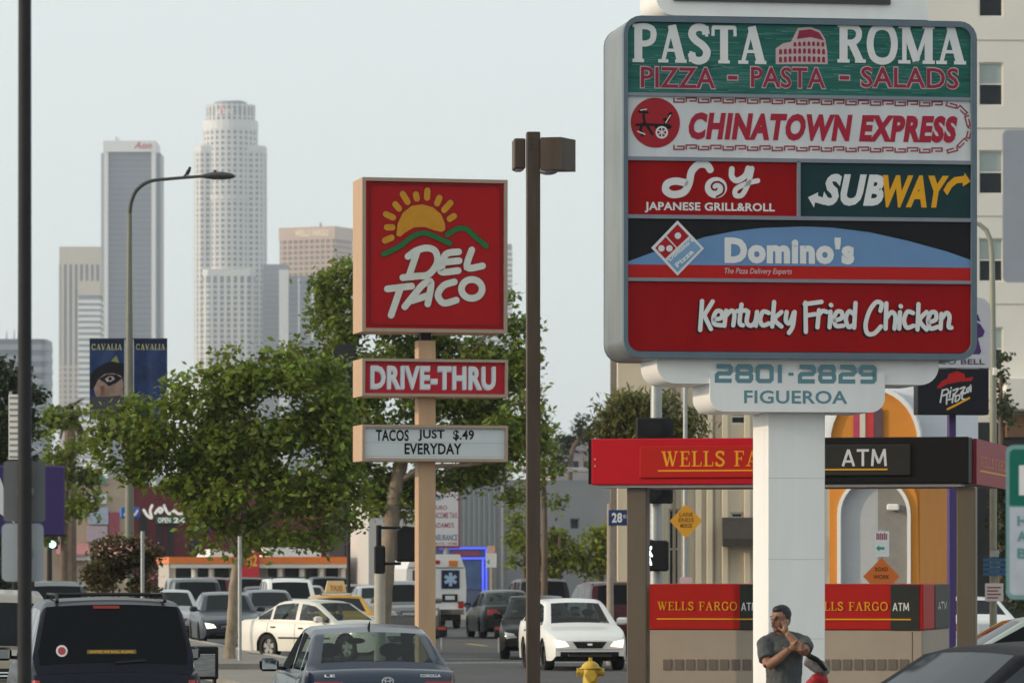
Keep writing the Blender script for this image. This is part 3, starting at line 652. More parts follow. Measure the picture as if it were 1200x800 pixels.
# ---------------------------------------------------------------- trees
def leaf_mat(nm, col, isl=.45, tr=.4): return M(nm, col, .45, var=.35, vs=.9, trans=tr, island=isl, spec=.35)
bark_p = M('pale bark', (.25,.205,.15), .85, var=.6, vs=5, bump=.9, bs=22, stretch=(1,1,.35))
bark_d = M('brown bark', (.14,.10,.075), .9, var=.35, vs=3, bump=.5, bs=14)
def leaves(clusters, th, D, dens, size, droop=0, depth=1.0, clump=.30, aspect=.55, fill=.42):
    """many leaf faces gathered in twig clumps through the crown's volume"""
    s = FPX/D; cs = []
    for px,py,rx,ry in clusters:
        X = (px-600)/FPX*D-th.x; Zc = zat(py,D); a, c = rx/s, ry/s; dy = (a+c)/2*depth
        vol = a*c*dy*4.2; n = max(6, int(vol*dens/(clump**2*1.0)))
        # a cluster is a dozen uneven boughs with gaps between them
        kb = int(min(16, max(4, 3+vol*2.2))); bd_ = rng.normal(size=(kb,3)); bd_ /= np.linalg.norm(bd_,axis=1)[:,None]
        bc = bd_*(rng.random(kb)**.5)[:,None]*.86; br = (.26+.26*rng.random(kb)); w_ = rng.choice(kb, n, p=br**2/sum(br**2))
        d = rng.normal(size=(n,3)); d /= np.linalg.norm(d,axis=1)[:,None]
        r = rng.random(n)**fill
        P = (bc[w_]+d*(r*br[w_])[:,None])*np.array([a,dy,c])+np.array([X, rng.normal()*dy*.35, Zc])
        cs.append(P)
    P = np.vstack(cs); per = 13
    Q = np.repeat(P, per, 0)+rng.normal(size=(len(P)*per,3))*clump*np.array([.55,.55,.42])
    if droop: Q[:,2] -= rng.random(len(Q))**2*droop
    n = len(Q); sz = size*(.6+.8*rng.random(n))
    nr = rng.normal(size=(n,3)); nr[:,2] = np.abs(nr[:,2])+.35; nr /= np.linalg.norm(nr,axis=1)[:,None]
    t = rng.normal(size=(n,3)); 
    if droop: t[:,2] -= 2.2
    t -= nr*(t*nr).sum(1)[:,None]; t /= np.linalg.norm(t,axis=1)[:,None]; u = np.cross(nr,t)
    h = (sz*.5)[:,None]; k = aspect
    V = np.stack([Q-t*h, Q+u*h*k+nr*h*.12, Q+t*h, Q-u*h*k+nr*h*.12],1).reshape(-1,3)
    F = np.arange(4*n).reshape(-1,4)
    return V, F
def crown(t, clusters, D, dens, size, mat, name='crown', **kw):
    V, F = leaves(clusters, t, D, dens, size, **kw)
    me = bpy.data.meshes.new(name); nv, nf = len(V), len(F)
    me.vertices.add(nv); me.vertices.foreach_set('co', V.ravel().astype(np.float32))
    me.loops.add(nf*4); me.loops.foreach_set('vertex_index', F.ravel().astype(np.int32))
    me.polygons.add(nf); me.polygons.foreach_set('loop_start', np.arange(0,nf*4,4,dtype=np.int32))
    me.materials.append(mat); me.update(calc_edges=True); me.validate()
    return put(name, me, t, kind='stuff')
def wood(t, D, limbs, mat, ylo=0):
    """limbs measured on the photo: ([(px,py,depth offset)...], r0, r1); the first is the trunk"""
    s = FPX/D
    for i, (pts, r0, r1) in enumerate(limbs):
        q = [((px-600)/FPX*D-t.x, dy, max(zat(py,D),-.05)) for px,py,dy in pts]
        q = smooth(q, 5); n = len(q)
        rr = [(r0+(r1-r0)*k/(n-1))*(1+.08*math.sin(k*2.3+i)) for k in range(n)]
        if i == 0: rr[0] *= 1.35; rr[1] *= 1.12
        b = MB(); b.tube(q, rr, 9); b.build('trunk' if i == 0 else 'limb', mat, t, smooth=True)
lf1 = leaf_mat('street tree leaf', (.155,.20,.026)); lf2 = leaf_mat('young leaf', (.19,.22,.025)); lf3 = leaf_mat('dark leaf', (.035,.05,.016)); lf4 = leaf_mat('willow leaf', (.15,.15,.04)); lf5 = leaf_mat('reddish leaf', (.085,.068,.024)); 
D = 102.7
t = Thing('street_tree', 'big leafy street tree with a pale forked trunk, left of the red sign', 'tree', at(271,D))
wood(t, D, [([(268,778,0),(272,730,0),(275,680,0),(282,648,.1)], .135, .105),([(281,655,0),(295,632,.2),(308,610,.3),(325,570,.5),(345,520,.4)], .10, .03),([(281,655,0),(283,625,.1),(288,590,.2),(285,540,.3),(290,480,.3)], .09, .02),
 ([(278,650,0),(268,630,.2),(250,610,.3),(225,580,.5),(190,550,.4)], .09, .03),([(288,600,-.3),(262,560,.3),(240,510,.4),(220,480,.4)], .05, .02),([(325,570,.5),(362,545,.2),(390,520,0)], .06, .02),([(303,620,.2),(330,600,.1),(355,585,.2)], .05,.02)], bark_p)
crown(t, [(132,507,24,24),(160,478,28,26),(172,535,48,40),(213,470,32,30),(258,455,45,38),(300,432,36,28),(345,445,38,38),(240,540,62,54),(310,520,66,58),(383,490,42,50),(268,590,52,36),(350,578,50,38),(205,572,40,28),(300,618,30,22),(366,606,30,24),(150,556,28,22),(396,550,40,42),(240,615,18,16),(205,448,10,9),(265,420,12,10),(375,440,30,36),(398,500,26,40),(408,560,24,34),(405,610,22,26),(330,630,30,18),(310,640,35,14),(255,630,26,16),(365,636,28,16),(285,445,40,30),(330,425,30,24),(120,488,10,10),(128,530,22,26),(185,505,36,30)], D, 4.4, .17, lf1)
D = 124
t = Thing('street_tree', 'tall street tree with a leaning trunk growing behind the red sign', 'tree', at(449,D))
wood(t, D, [([(446,742,0),(450,690,0),(457,630,0),(464,570,0),(475,520,.2)], .26, .18),([(470,540,0),(440,480,.3),(415,420,.5),(392,360,.6)], .12, .03),([(475,520,.2),(500,470,-.2),(540,430,-.4),(580,380,-.4)], .12, .03),([(475,520,0),(530,500,.3),(580,480,.2),(620,470,0)], .1, .03),([(466,565,0),(500,548,-.2),(550,545,-.4),(590,540,-.4)], .09, .03)], M('tan bark', (.21,.165,.12), .85, var=.35, vs=3, bump=.5, bs=14, stretch=(1,1,.4)))
crown(t, [(385,335,26,26),(398,312,18,12),(372,375,20,24),(405,385,28,40),(440,440,50,40),(500,410,60,30),(560,440,60,45),(606,385,20,28),(600,440,32,50),(520,480,60,35),(445,520,50,40),(470,570,55,34),(545,560,50,24),(585,515,50,40),(620,500,24,40),(415,470,26,40),(596,575,22,16),(520,345,50,40),(450,360,50,40),(360,428,28,30),(350,402,16,14),(390,430,28,36),(398,348,20,30),(425,330,20,30),(376,350,16,18),(415,535,30,30),(432,585,26,22),(395,440,26,40),(545,500,60,36),(602,350,14,14)], D, 3.8, .18, lf1)
D = 150
t = Thing('street_tree', 'mid green street tree left of the bush, under the beige tower', 'tree', at(76,D))
wood(t, D, [([(74,722,0),(75,660,0),(76,600,0),(78,540,0)], .16, .08),([(76,600,0),(95,560,.3),(108,540,.3)], .06,.02)], bark_d)
crown(t, [(62,500,20,26),(84,492,18,16),(98,520,20,18),(72,545,28,28),(103,562,20,26),(76,592,24,24),(58,622,20,24),(95,592,24,22),(112,580,12,12)], D, 2.4, .22, lf1)
t = Thing('palm_tree', 'ragged brownish palm top rising just behind the left street tree', 'tree', at(82,190))
b = MB(); b.cyl((0,0,0),(0,0,zat(480,190)),.3,.22,9); b.build('trunk', bark_d, t)
b = MB()
for k in range(46):
    an = k*2.4; el = .9-1.9*((k*.618)%1); L_ = 1.15+.35*math.sin(k*1.7); zc = zat(478,190)
    pts = [(math.cos(an)*math.cos(el)*L_*q, math.sin(an)*math.cos(el)*L_*q, zc+math.sin(el)*L_*q-.45*q*q*L_) for q in (0,.35,.7,1)]
    for j in range(3):
        p, q = Vector(pts[j]), Vector(pts[j+1]); sd_ = Vector((-math.sin(an), math.cos(an), 0))*(.16*(1-j/3.2)); s2 = sd_*.7
        b.add([p-sd_,p+sd_,q+s2,q-s2],[(0,1,2,3)])
b.build('fronds', leaf_mat('dry palm leaf', (.12,.09,.045)), t, kind='stuff')
D = 132
t = Thing('street_tree', 'dark dense tree at the left edge behind the blackish pole', 'tree', at(4,D))
wood(t, D, [([(2,728,0),(3,650,0),(5,560,0),(6,500,0)], .24, .1)], bark_d)
crown(t, [(0,452,26,28),(20,436,14,14),(8,500,30,38),(-8,540,34,40),(4,590,30,40),(-5,640,36,44),(8,690,30,30),(40,470,12,12),(14,470,30,36),(24,540,24,40)], D, 4.0, .2, lf3)
D = 113
t = Thing('oleander_bush', 'rounded reddish brown oleander bush behind the dark off-roader', 'bush', at(145,D))
b = MB()
for k in range(7): b.tube([(.1*math.cos(k),.1*math.sin(k),0),(.5*math.cos(k*.9),.5*math.sin(k*.9),.8),(.9*math.cos(k*.9),.9*math.sin(k*.9),1.5)],[.04,.03,.015],6)
b.build('stems', bark_d, t, kind='stuff')
crown(t, [(145,664,44,32),(125,668,32,26),(115,680,22,20),(174,684,22,22),(150,638,24,10),(130,646,20,14),(168,655,20,18)], D, 5.5, .14, lf5, clump=.2)
crown(t, [(145,652,40,26),(170,670,22,22)], D, .35, .10, M('pale pink blossom', (.45,.24,.20), .7), name='blossom', clump=.2)
D = 172
for px,cl,lm,lab in ((614,[(612,622,20,20),(606,646,18,20),(624,648,18,22)],lf1,'small dark green street tree left of the brown lamp pole'),
   (655,[(655,632,26,22),(650,658,28,22),(672,650,20,20)],lf2,'yellow green street tree between the lamp pole and the street name sign'),
   (704,[(702,630,24,22),(715,655,24,26),(695,655,22,24),(722,628,14,16)],lf2,'yellow green street tree beneath the small blue street name sign')):
    t = Thing('young_street_tree', lab, 'tree', at(px,D), 0, 'young trees along the far pavement')
    wood(t, D, [([(px,733,0),(px+1,690,0),(px,650,0),(px+1,625,0)], .11, .05)], bark_d)
    crown(t, cl, D, 2.0, .22, lm)
t = Thing('young_street_tree', 'olive street tree seen through the canopy post and the yellow diamond sign', 'tree', at(790,D), 0, 'young trees along the far pavement')
wood(t, D, [([(790,733,0),(790,690,0),(789,650,0)], .11, .05)], bark_d)
crown(t, [(790,640,22,24),(783,668,20,20),(800,660,16,20)], D, 2.0, .22, lf2)
D = 150
t = Thing('street_tree', 'slender dark trunked tree close behind the brown lamp pole', 'tree', at(638,D))
wood(t, D, [([(637,742,0),(638,660,0),(638,600,0),(636,540,0)], .12, .07)], bark_d)
crown(t, [(622,470,16,36),(630,520,22,40),(640,565,18,24),(612,540,16,24),(650,590,9,9),(600,588,20,12)], D, 2.1, .2, lf1)
D = 330
t = Thing('hill_tree', 'dark spreading tree on the skyline right of the brown lamp pole', 'tree', at(672,D))
wood(t, D, [([(668,690,0),(668,600,0),(670,530,0),(690,505,0)], .3, .12)], bark_d)
crown(t, [(697,496,16,9),(680,505,18,12),(664,520,16,14),(652,545,10,18),(645,570,8,14),(712,488,12,8)], D, 1.6, .4, lf3, clump=.5)
D = 122
t = Thing('pepper_tree', 'broad olive pepper tree with drooping foliage above the red canopy', 'tree', at(745,D))
wood(t, D, [([(746,760,0),(748,640,0),(744,560,0),(750,510,0)], .26, .15),([(746,560,0),(720,520,.5),(705,490,.6)], .15,.05),([(748,530,0),(780,490,.4),(800,470,.5)], .15,.05)], bark_p)
crown(t, [(722,470,26,14),(770,466,38,14),(705,492,22,14),(748,488,48,18),(803,490,24,18),(735,462,14,9),(826,498,10,14),(790,505,40,14),(745,470,34,16),(700,505,20,10),(770,500,50,14)], D, 8.5, .24, lf4, droop=1.0, clump=.3, aspect=.28)
D = 150
t = Thing('dark_cypress', 'narrow dark tree in front of the beige hotel at the right edge', 'tree', at(1174,D))
wood(t, D, [([(1174,745,0),(1174,650,0),(1173,520,0),(1173,440,0)], .16, .05)], bark_d)
crown(t, [(1173,430,7,28),(1174,480,9,40),(1176,560,12,50),(1178,630,16,50),(1185,680,20,34),(1195,600,14,60)], D, 2.0, .2, lf3, clump=.25)
# ---------------------------------------------------------------- tall tenant sign
ivory = M('print white', (.66,.66,.66), .5, var=.05, vs=6)
red_p = M('panel red', (.28,.004,.006), .4, var=.16, vs=1.4, stretch=(1.6,1,.3))
D = 50
t = Thing('pylon_sign', 'huge white pylon sign with six restaurant panels and an address board below', 'pylon sign', at(924,D), A)
colm = M('white painted steel', (.76,.76,.75), .45, var=.06, vs=1.5, bump=.05, stretch=(2.5,2.5,.2))
cab = M('weathered aluminium', (.215,.23,.235), .42, .45, var=.3, vs=2.5, stretch=(1,1,.25))
frm = M('blue grey frame', (.105,.145,.18), .5, var=.12, vs=4)
x0,_ = t.L(899,600); x1,zc = t.L(967,455)
b = MB(); b.bbox(x0,x1,0,.78,0,zc,.015); b.build('column', colm, t)
b = MB(); b.bbox(x0-.1,x1+.1,-.08,.86,.0,.06,.02); b.build('base_plate', galv, t)
for yy in (560,655,748): zq = t.L(935,yy)[1]; b = MB(); b.box(x0+.012,x1-.012,-.0015,.002,zq-.003,zq+.003); b.build('weld_seam', M('seam grey', (.50,.51,.51), .6), t)
YF = -.32; DP = 1.3
q = frameface(t, 731,18,1145,419,YF)
outer = rrect(*q,.19); iq = frameface(t, 736,25,1138.5,411.5,YF); inner = rrect(iq[0],iq[1],iq[2],iq[3],.13)
b = MB(); ring(outer, inner, YF, YF+.10, b); b.build('frame', frm, t)
b = MB(); o2 = rrect(q[0],q[1]+.004,q[2]-.004,q[3]-.004,.19); b.prism(o2, YF+.10, YF+DP-.1); b.build('cabinet', cab, t, smooth=True, sharp=30)
b = MB(); ring(outer, inner, YF+DP-.1, YF+DP, b); b.build('frame', frm, t)
yb = YF+.06
def zrow(y): return t.L(735,y,YF)[1]
X0, X1 = iq[0]+.001, iq[2]-.001
def panel(name, xa, xb, ya, yb_, mat, rc=''):
    b = MB(); b.prism(rrect(xa, zrow(yb_), xb, zrow(ya), .12, rc) if rc else [(xa,zrow(yb_)),(xb,zrow(yb_)),(xb,zrow(ya)),(xa,zrow(ya))], yb-.02, yb+.03); return b.build(name, mat, t)
def bar(ya, yb_, xa=None, xb=None):
    b = MB(); b.box(X0 if xa is None else xa, X1 if xb is None else xb, YF+.012, yb+.02, zrow(yb_), zrow(ya)); b.build('divider', M('lilac grey trim', (.20,.22,.26), .5, var=.1), t)
F = yb-.021
green = M('weathered green', (.026,.125,.105), .6, var=.45, vs=5, stretch=(.25,1,6))
pg = panel('pasta_panel', X0, X1, 25.5, 108, green, 'cd')
b = MB()
for k in range(260):
    x = random.uniform(X0+.05,X1-.3); z = random.uniform(zrow(106),zrow(29)); L_ = random.uniform(.05,.32); b.flat([(x,z),(x+L_,z+.001),(x+L_,z+.004),(x,z+.006)], F-.0005)
b.build('paint_flakes', M('pale green flaking', (.11,.24,.215), .8), t, kind='stuff')
def pxbox(xa,ya,xb,yb_,y=None):
    y = F if y is None else y
    a,f = t.L(xa,ya,y); c,e = t.L(xb,yb_,y); e0 = t.L(xa,yb_,y)[1]
    return a,e0,c,f
strokes_text('PASTA', SERIF, t, pxbox(740,28.5,898,72.5), F-.004, ivory, .235, .03)
strokes_text('ROMA', SERIF, t, pxbox(980,28.5,1132,73.0), F-.004, ivory, .225, .03)
maroon = M('print maroon', (.26,.03,.06), .5, var=.08); pinkw = M('print pale pink', (.50,.38,.38), .5, var=.08)
for st,xa,xb in (('PIZZA',751,838),('-',853,864),('PASTA',880,967),('-',984,995),('SALADS',1009,1123)):
    bx = pxbox(xa,78.5,xb,102.5) if st != '-' else pxbox(xa,89,xb,93.5)
    text(st, t, (bx[0]-.012,bx[1]-.012,bx[2]+.012,bx[3]+.012), F-.003, pinkw, .045); text(st, t, bx, F-.006, maroon, .0 if st == '-' else .012)
# round arcaded building emblem
ol = t.P([(909,75.5),(909,57),(918,51),(927,49),(929,45),(935,33),(950,32),(961,36),(967,46),(969.5,60),(970,75.5)], F-.003); b = MB(); b.flat(ol, F-.003); b.build('emblem_ground', pinkw, t)
b = MB()
for r_,(y0_,y1_,xa,xb,n_) in enumerate(((73.5,66.5,912,968,10),(64,57.5,912,968,10),(55,49.5,929,967,7))):
    for i in range(n_):
        xa_ = xa+(xb-xa)*(i+.18)/n_; xc = xa+(xb-xa)*(i+.78)/n_; sg = -3.0*math.sin(PI*(i+.5)/n_)*.35
        b.flat(t.P([(xa_,y0_+sg),(xc,y0_+sg),(xc,y1_+1.4+sg),((xa_+xc)/2,y1_+sg),(xa_,y1_+1.4+sg)],F-.006), F-.006)
b.flat(t.P([(934,46),(936.5,36),(950,34.5),(960,38.5),(965.5,47.5),(950,43.5)],F-.006), F-.006)
b.build('emblem_arches', maroon, t)
bar(108, 112)
panel('express_panel', X0, X1, 112, 183, M('panel cream white', (.58,.585,.60), .45, var=.09, vs=2.5, stretch=(1.8,1,.3)))
crim = M('print crimson', (.34,.022,.045), .5, var=.1)
text('CHINATOWN EXPRESS', t, pxbox(807,131.5,1122,163.5), F-.003, crim, .055, .2)
cx_, cz_ = t.L(768,144,F-.002); rr_ = 29.0/FPX*t.y
b = MB(); b.flat([(cx_+rr_*math.cos(a_),cz_+rr_*math.sin(a_)) for a_ in np.linspace(0,2*PI,40,endpoint=False)], F-.003); b.build('emblem_disc', M('emblem red', (.33,.022,.03), .5, var=.08), t)
E = lambda L_: [((a_/4.444)+690, (c_/4.444)) for a_,c_ in L_]
brush(t, t, [[(285,600),(290,640)],[(262,582),(306,586)],[(285,575),(288,590)],[(288,640),(270,670),(278,705)],[(292,640),(312,668),(330,700)],[(248,650),(330,650),(420,655)],[(350,665),(400,668),(425,660)],[(395,655),(402,620)],[(418,600),(428,590)],[(392,622),(415,625)]], F-.006, black_m, 13, name='emblem_figure', ox=690, oy=0, sc=1/4.444)
brush(t, t, [{'p':[(380+28*math.cos(a_),690+28*math.sin(a_)) for a_ in np.linspace(0,2*PI,10,endpoint=False)],'c':True,'w':9},[(356,676),(404,704)],[(380,662),(380,718)],[(404,676),(356,704)],{'p':[(255,685),(292,700)],'w':6},{'p':[(400,640),(425,600)],'w':5},{'p':[(270,575),(300,570)],'w':5}], F-.009, ivory, 6, name='emblem_wheel', ox=690, oy=0, sc=1/4.444)
# key pattern border
b = MB(); u = 14.4
def unit(px,py,up,ang=0):
    pts = [(-6.2,2.6),(-6.2,-2.6),(5.6,-2.6),(5.6,1.0),(-2.6,1.0)] if up else [(-6.2,-2.6),(-6.2,2.6),(5.6,2.6),(5.6,-1.0),(-2.6,-1.0)]
    c_, s_ = math.cos(ang), math.sin(ang)
    q = [t.L(px+a_*c_-d_*s_, py+a_*s_+d_*c_, F-.003) for a_,d_ in pts]
    b.strip(q, 1.7/FPX*t.y, F-.003, cap=False)
x = 796; i = 0
yt = lambda x: 117.2+(x-796)*.0155; ybm = lambda x: 172.5+(x-796)*.0125
while x < 1112:
    unit(x, yt(x), i % 2); unit(x, ybm(x), i % 2); x += u; i += 1
cx2, cy2 = 1108.5, (yt(1108)+ybm(1108))/2; R_ = (ybm(1108)-yt(1108))/2
for k in range(6):
    a_ = -PI/2+PI*(k+.5)/6; unit(cx2+R_*math.cos(a_), cy2+R_*math.sin(a_), k % 2, a_+PI/2)
b.build('key_pattern', M('print brick red', (.28,.06,.07), .5), t)
bar(183, 187.5)
xm0 = t.L(934.5,215,YF)[0]; xm1 = t.L(938.5,215,YF)[0]
panel('grill_panel', X0, xm0, 187.5-3, 251, red_p); panel('sandwich_panel', xm1, X1, 184.5, 251, M('deep green panel', (.014,.042,.048), .4, var=.1))
bar(186, 251, xm0, xm1)
brush(t, t, [[(632,128),(612,103),(570,103),(535,140),(522,200),(495,245),(440,258),(402,238),(408,202),(450,188),(500,196)],{'p':[(745,125),(745,165),(772,185),(815,160),(830,122)],'w':30},{'p':[(850,122),(832,195),(800,258),(765,262),(768,228),(830,198),(880,186)],'w':26}], F-.003, ivory, 38, ox=690, oy=170, sc=1/4.444)
b = MB(); b.flat([t.L(690+(662+58*math.cos(a_))/4.444, 170+(222+55*math.sin(a_))/4.444, F-.003) for a_ in np.linspace(0,2*PI,30,endpoint=False)], F-.003); b.build('letter_o', ivory, t)
brush(t, t, [[(662+(8+5.6*k)*math.cos(k*.85+1), 222+(7+5.2*k)*math.sin(k*.85+1)) for k in range(9)]], F-.006, M('print dark red', (.16,.012,.02), .5), 10, name='spiral', ox=690, oy=170, sc=1/4.444)
text('JAPANESE GRILL&ROLL', t, pxbox(755.5,236.5,908,249), F-.003, ivory, .03)
yel = M('print yellow', (.70,.34,.02), .5, var=.06)
# the whole row follows the sign's perspective, measured at the right half
def R(pts): return pts
text('SUB', t, pxbox(963,203.5,1036,241), F-.003, ivory, .05, .25)
text('WAY', t, (lambda q: (q[0],q[1],q[2],q[3]))(pxbox(1034.5,205,1112,243)), F-.004, yel, .05, .25)
def poly(pts, mat, y=F-.005, name='arrow', ox=0, oy=0, sc=1):
    b = MB(); b.flat([t.L(ox+a_*sc, oy+c_*sc, y) for a_,c_ in pts], y); return b.build(name, mat, t)
poly([(75,272),(128,246),(126,264),(165,278),(160,312),(112,298),(106,326)], ivory, ox=930, oy=170, sc=1/4.444)
poly([(780,235),(800,200),(835,168),(888,160),(890,143),(922,190),(882,216),(880,196),(850,200),(825,220),(800,262)], yel, ox=930, oy=170, sc=1/4.444)
bar(251, 255.5)
panel('pizza_panel', X0, X1, 255.5, 325, black_m)
top_ = [(735,306.5),(764,296),(800,286.5),(825,278),(860,271),(892,267.2),(937,265.6)]+[(930+a_/4.444, 170+c_/4.444) for a_,c_ in ((100,426),(200,430),(400,455),(600,500),(800,555),(922,598))]
zb0 = [t.L(1137.6,315.5,F-.003),t.L(735.4,309,F-.003)]
pts = [t.L(a_,c_,F-.003) for a_,c_ in top_]; pts[0] = (X0,pts[0][1]); pts[-1] = (X1,pts[-1][1])
b = MB(); b.flat(pts+[(X1,zrow(309.5)),(X0,zrow(309.5))], F-.003); b.build('blue_hill', M('print sky blue', (.135,.25,.44), .5, var=.04), t)
b = MB(); b.flat([(X0,zrow(325)),(X1,zrow(325)),(X1,zrow(309.7)),(X0,zrow(309.7))], F-.003); b.build('red_band', M('print scarlet', (.42,.016,.014), .45, var=.06), t)
text("Domino's", t, pxbox(849,277,1001,308.5), F-.006, ivory, .058)
text('The Pizza Delivery Experts', t, pxbox(849,314,928,322.5), F-.006, M('print pale pink'), .015, .25)
Z_ = dict(ox=690, oy=170, sc=1/4.444)
poly([(462,392),(600,538),(462,680),(325,535)], ivory, F-.007, 'emblem_diamond', **Z_); scar = M('print tomato', (.36,.016,.022), .5)
poly([(462,412),(522,474),(460,532),(405,472)], scar, F-.010, 'emblem_red_square', **Z_); poly([(400,478),(454,536),(398,592),(346,536)], scar, F-.010, 'emblem_red_square', **Z_)
poly([(530,482),(584,538),(462,662),(408,602)], M('print mid blue', (.18,.32,.50), .5), F-.010, 'emblem_blue_half', **Z_)
for a_,c_ in ((464,472),(378,538),(420,538)):
    poly([(a_+17*math.cos(k),c_+17*math.sin(k)) for k in np.linspace(0,2*PI,14,endpoint=False)], ivory, F-.013, 'emblem_dot', **Z_)
for st,(u0,v0),(u1,v1) in (("Domino's",(423,606),(548,498)),('Pizza',(462,640),(548,560))):
    p0 = t.L(690+u0/4.444,170+v0/4.444,F); p1 = t.L(690+u1/4.444,170+v1/4.444,F); dv = Vector(p1)-Vector(p0); nv = Vector((-dv.y,dv.x)).normalized(); hh = 26/4.444/FPX*t.y
    text(st, t, (0,0,1,1), F, ivory, .04, mp=lambda u_,v_,p0=p0,dv=dv,nv=nv,hh=hh: (p0[0]+dv.x*u_+nv.x*v_*hh, F-.013, p0[1]+dv.y*u_+nv.y*v_*hh))
bar(325, 329)
panel('chicken_panel', X0, X1, 329, 410.5, red_p, 'ab')
ZA = [[(590,190),(580,340)],[(645,192),(602,262)],[(602,266),(636,335)],[(655,285),(690,277),(692,248),(668,242),(650,272),(654,308),(692,316)],[(715,240),(706,318)],[(712,268),(742,240),(758,258),(752,316)],[(795,208),(785,300),(802,316)],[(772,242),(820,238)],[(830,245),(822,298),(842,318),(866,298),(876,247)],[(876,247),(870,318)],[(938,252),(908,245),(892,285),(906,316),(938,306)],[(965,195),(955,322)],[(1003,247),(968,285),(1003,322)],[(1030,247),(1026,292),(1046,304),(1068,250)],[(1072,247),(1062,320),(1042,355)]]
ZB = [[(62,198),(64,350)],[(58,206),(145,194)],[(66,265),(112,258)],[(132,238),(124,326)],[(128,265),(150,242),(172,246)],[(192,245),(187,326)],[(194,210),(196,212)],[(215,290),(250,278),(250,248),(226,246),(210,280),(221,318),(258,318)],[(322,200),(315,328)],[(316,262),(290,243),(272,280),(286,324),(314,312)],[(452,240),(458,204),(430,196),(396,240),(375,310),(385,358),(420,358),(455,322)],[(483,202),(479,333)],[(482,280),(510,248),(530,270),(525,333)],[(554,248),(550,333)],[(557,216),(559,218)],[(622,252),(592,246),(575,290),(590,328),(625,318)],[(650,206),(645,338)],[(692,247),(656,290),(692,338)],[(705,300),(740,286),(740,252),(716,250),(700,290),(713,332),(750,324)],[(770,257),(765,333)],[(770,282),(796,252),(812,270),(807,322),(822,328)]]
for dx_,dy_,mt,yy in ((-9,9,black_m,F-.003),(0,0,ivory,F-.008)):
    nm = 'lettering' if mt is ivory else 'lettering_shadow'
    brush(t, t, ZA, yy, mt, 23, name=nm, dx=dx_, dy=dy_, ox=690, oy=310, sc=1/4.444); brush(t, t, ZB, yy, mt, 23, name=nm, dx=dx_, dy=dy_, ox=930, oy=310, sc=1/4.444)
# address boards
yA = -.18
q = frameface(t, 770,418.6,1100,449,yA); b = MB(); b.prism(rrect(*q,.20,'ab',8), yA, yA+1.0); b.build('upper_board', colm, t, smooth=True, sharp=30)
q2 = frameface(t, 832,449,1037,482,yA-.03); b = MB(); b.prism(rrect(q2[0],q2[1],q2[2],q[1]+.12,.16,'ab',8), yA-.03, yA+.97); b.build('lower_board', colm, t, smooth=True, sharp=30)
teal = M('print grey teal', (.13,.255,.29), .5, var=.06)
f2 = yA-.032
strokes_text('2801-2829', DIGIT, t, pxbox(838,426.5,1027,448,f2), f2, teal, .24, .17); text('FIGUEROA', t, pxbox(872,457,993,472.5,f2), f2, teal, .02)
q = frameface(t, 769,-60,1088,17.9,-.05); b = MB(); b.prism(rrect(*q,.2,'ad',8), -.05, .95); b.build('top_board', colm, t, smooth=True, sharp=30)
q = frameface(t, 790,-6,1044,.5,-.1); b = MB(); b.box(q[0],q[2],-.09,-.052,q[1],q[3]); b.build('top_trim', M('dark trim', (.05,.05,.055), .5), t)
# ---------------------------------------------------------------- red sun sign, drive-thru and message boards
D = 72
t = Thing('restaurant_sign', 'big square red sign with a rising sun over green hills, on a tan post', 'sign', at(503,D), math.radians(12))
tan = M('tan painted metal', (.46,.30,.18), .5, var=.13, vs=3, bump=.05, stretch=(2,2,.3)); tgrey = M('taupe edge', (.36,.27,.20), .5, var=.08)
x0,_ = t.L(492.6,600); x1,zt = t.L(513.5,398); b = MB(); b.bbox(x0,x1,.2,.48,0,zt,.012); b.build('post', tan, t)
x0b,_ = t.L(497,390); x1b,zb_ = t.L(509,386); b = MB(); b.box(x0b,x1b,.26,.42,zt,zb_+.02); b.build('neck', steel_bk, t)
def box_sign(xa,ya,xb,yb_,face,dep,fw=.055,rec=.05,yf=0):
    q = frameface(t, xa,ya,xb,yb_,yf); o = rrect(*q,.004,'abcd',1); i_ = rrect(q[0]+fw,q[1]+fw,q[2]-fw,q[3]-fw,.004,'abcd',1)
    b = MB(); ring(o,i_,yf,yf+.07,b); b.build('rim', tgrey, t)
    b = MB(); b.box(q[0]+.004,q[2]-.004,yf+.0705,yf+dep,q[1]+.004,q[3]-.004); b.build('cabinet', tan, t)
    b = MB(); b.box(q[0]+fw,q[2]-fw,yf+rec,yf+.069,q[1]+fw,q[3]-fw); b.build('face', face, t)
    return yf+rec-.001
redf = M('sign face red', (.37,.009,.012), .35, var=.12, vs=.9, stretch=(1,1,.35))
yf = box_sign(424.5,207.5,595,388.5,redf,.86)
q = frameface(t,433,214,588,381,yf-.01); b = MB(); ring(rrect(q[0],q[1],q[2],q[3],.08),rrect(q[0]+.03,q[1]+.03,q[2]-.03,q[3]-.03,.07),yf-.012,yf-.0005,b); b.build('embossed_border', M('sign face dark red', (.22,.012,.016), .35), t)
cr = M('print warm white', (.62,.62,.56), .5); orng = M('print orange', (.55,.25,.025), .5); grn = M('print green', (.02,.15,.045), .5); dkr = M('sign face dark red')
DT = [[(262,492),(320,486),(372,478),(408,430),(402,382),(368,366),(322,376),(284,402)],[(322,385),(288,486)],[(500,382),(446,392),(430,440),(428,468),(498,462)],[(440,426),(502,420)],[(556,374),(536,448),(602,442)],
 [(196,540),(300,528)],[(252,536),(212,652)],[(270,616),(318,556),(350,520),(382,514),(368,604)],[(302,590),(376,566)],[(482,510),(436,526),(412,566),(436,600),(490,588)],{'p':[(556+44*math.cos(k),540+40*math.sin(k)) for k in np.linspace(0,2*PI,12,endpoint=False)],'c':True}]
zz = dict(ox=400, oy=190, sc=.275)
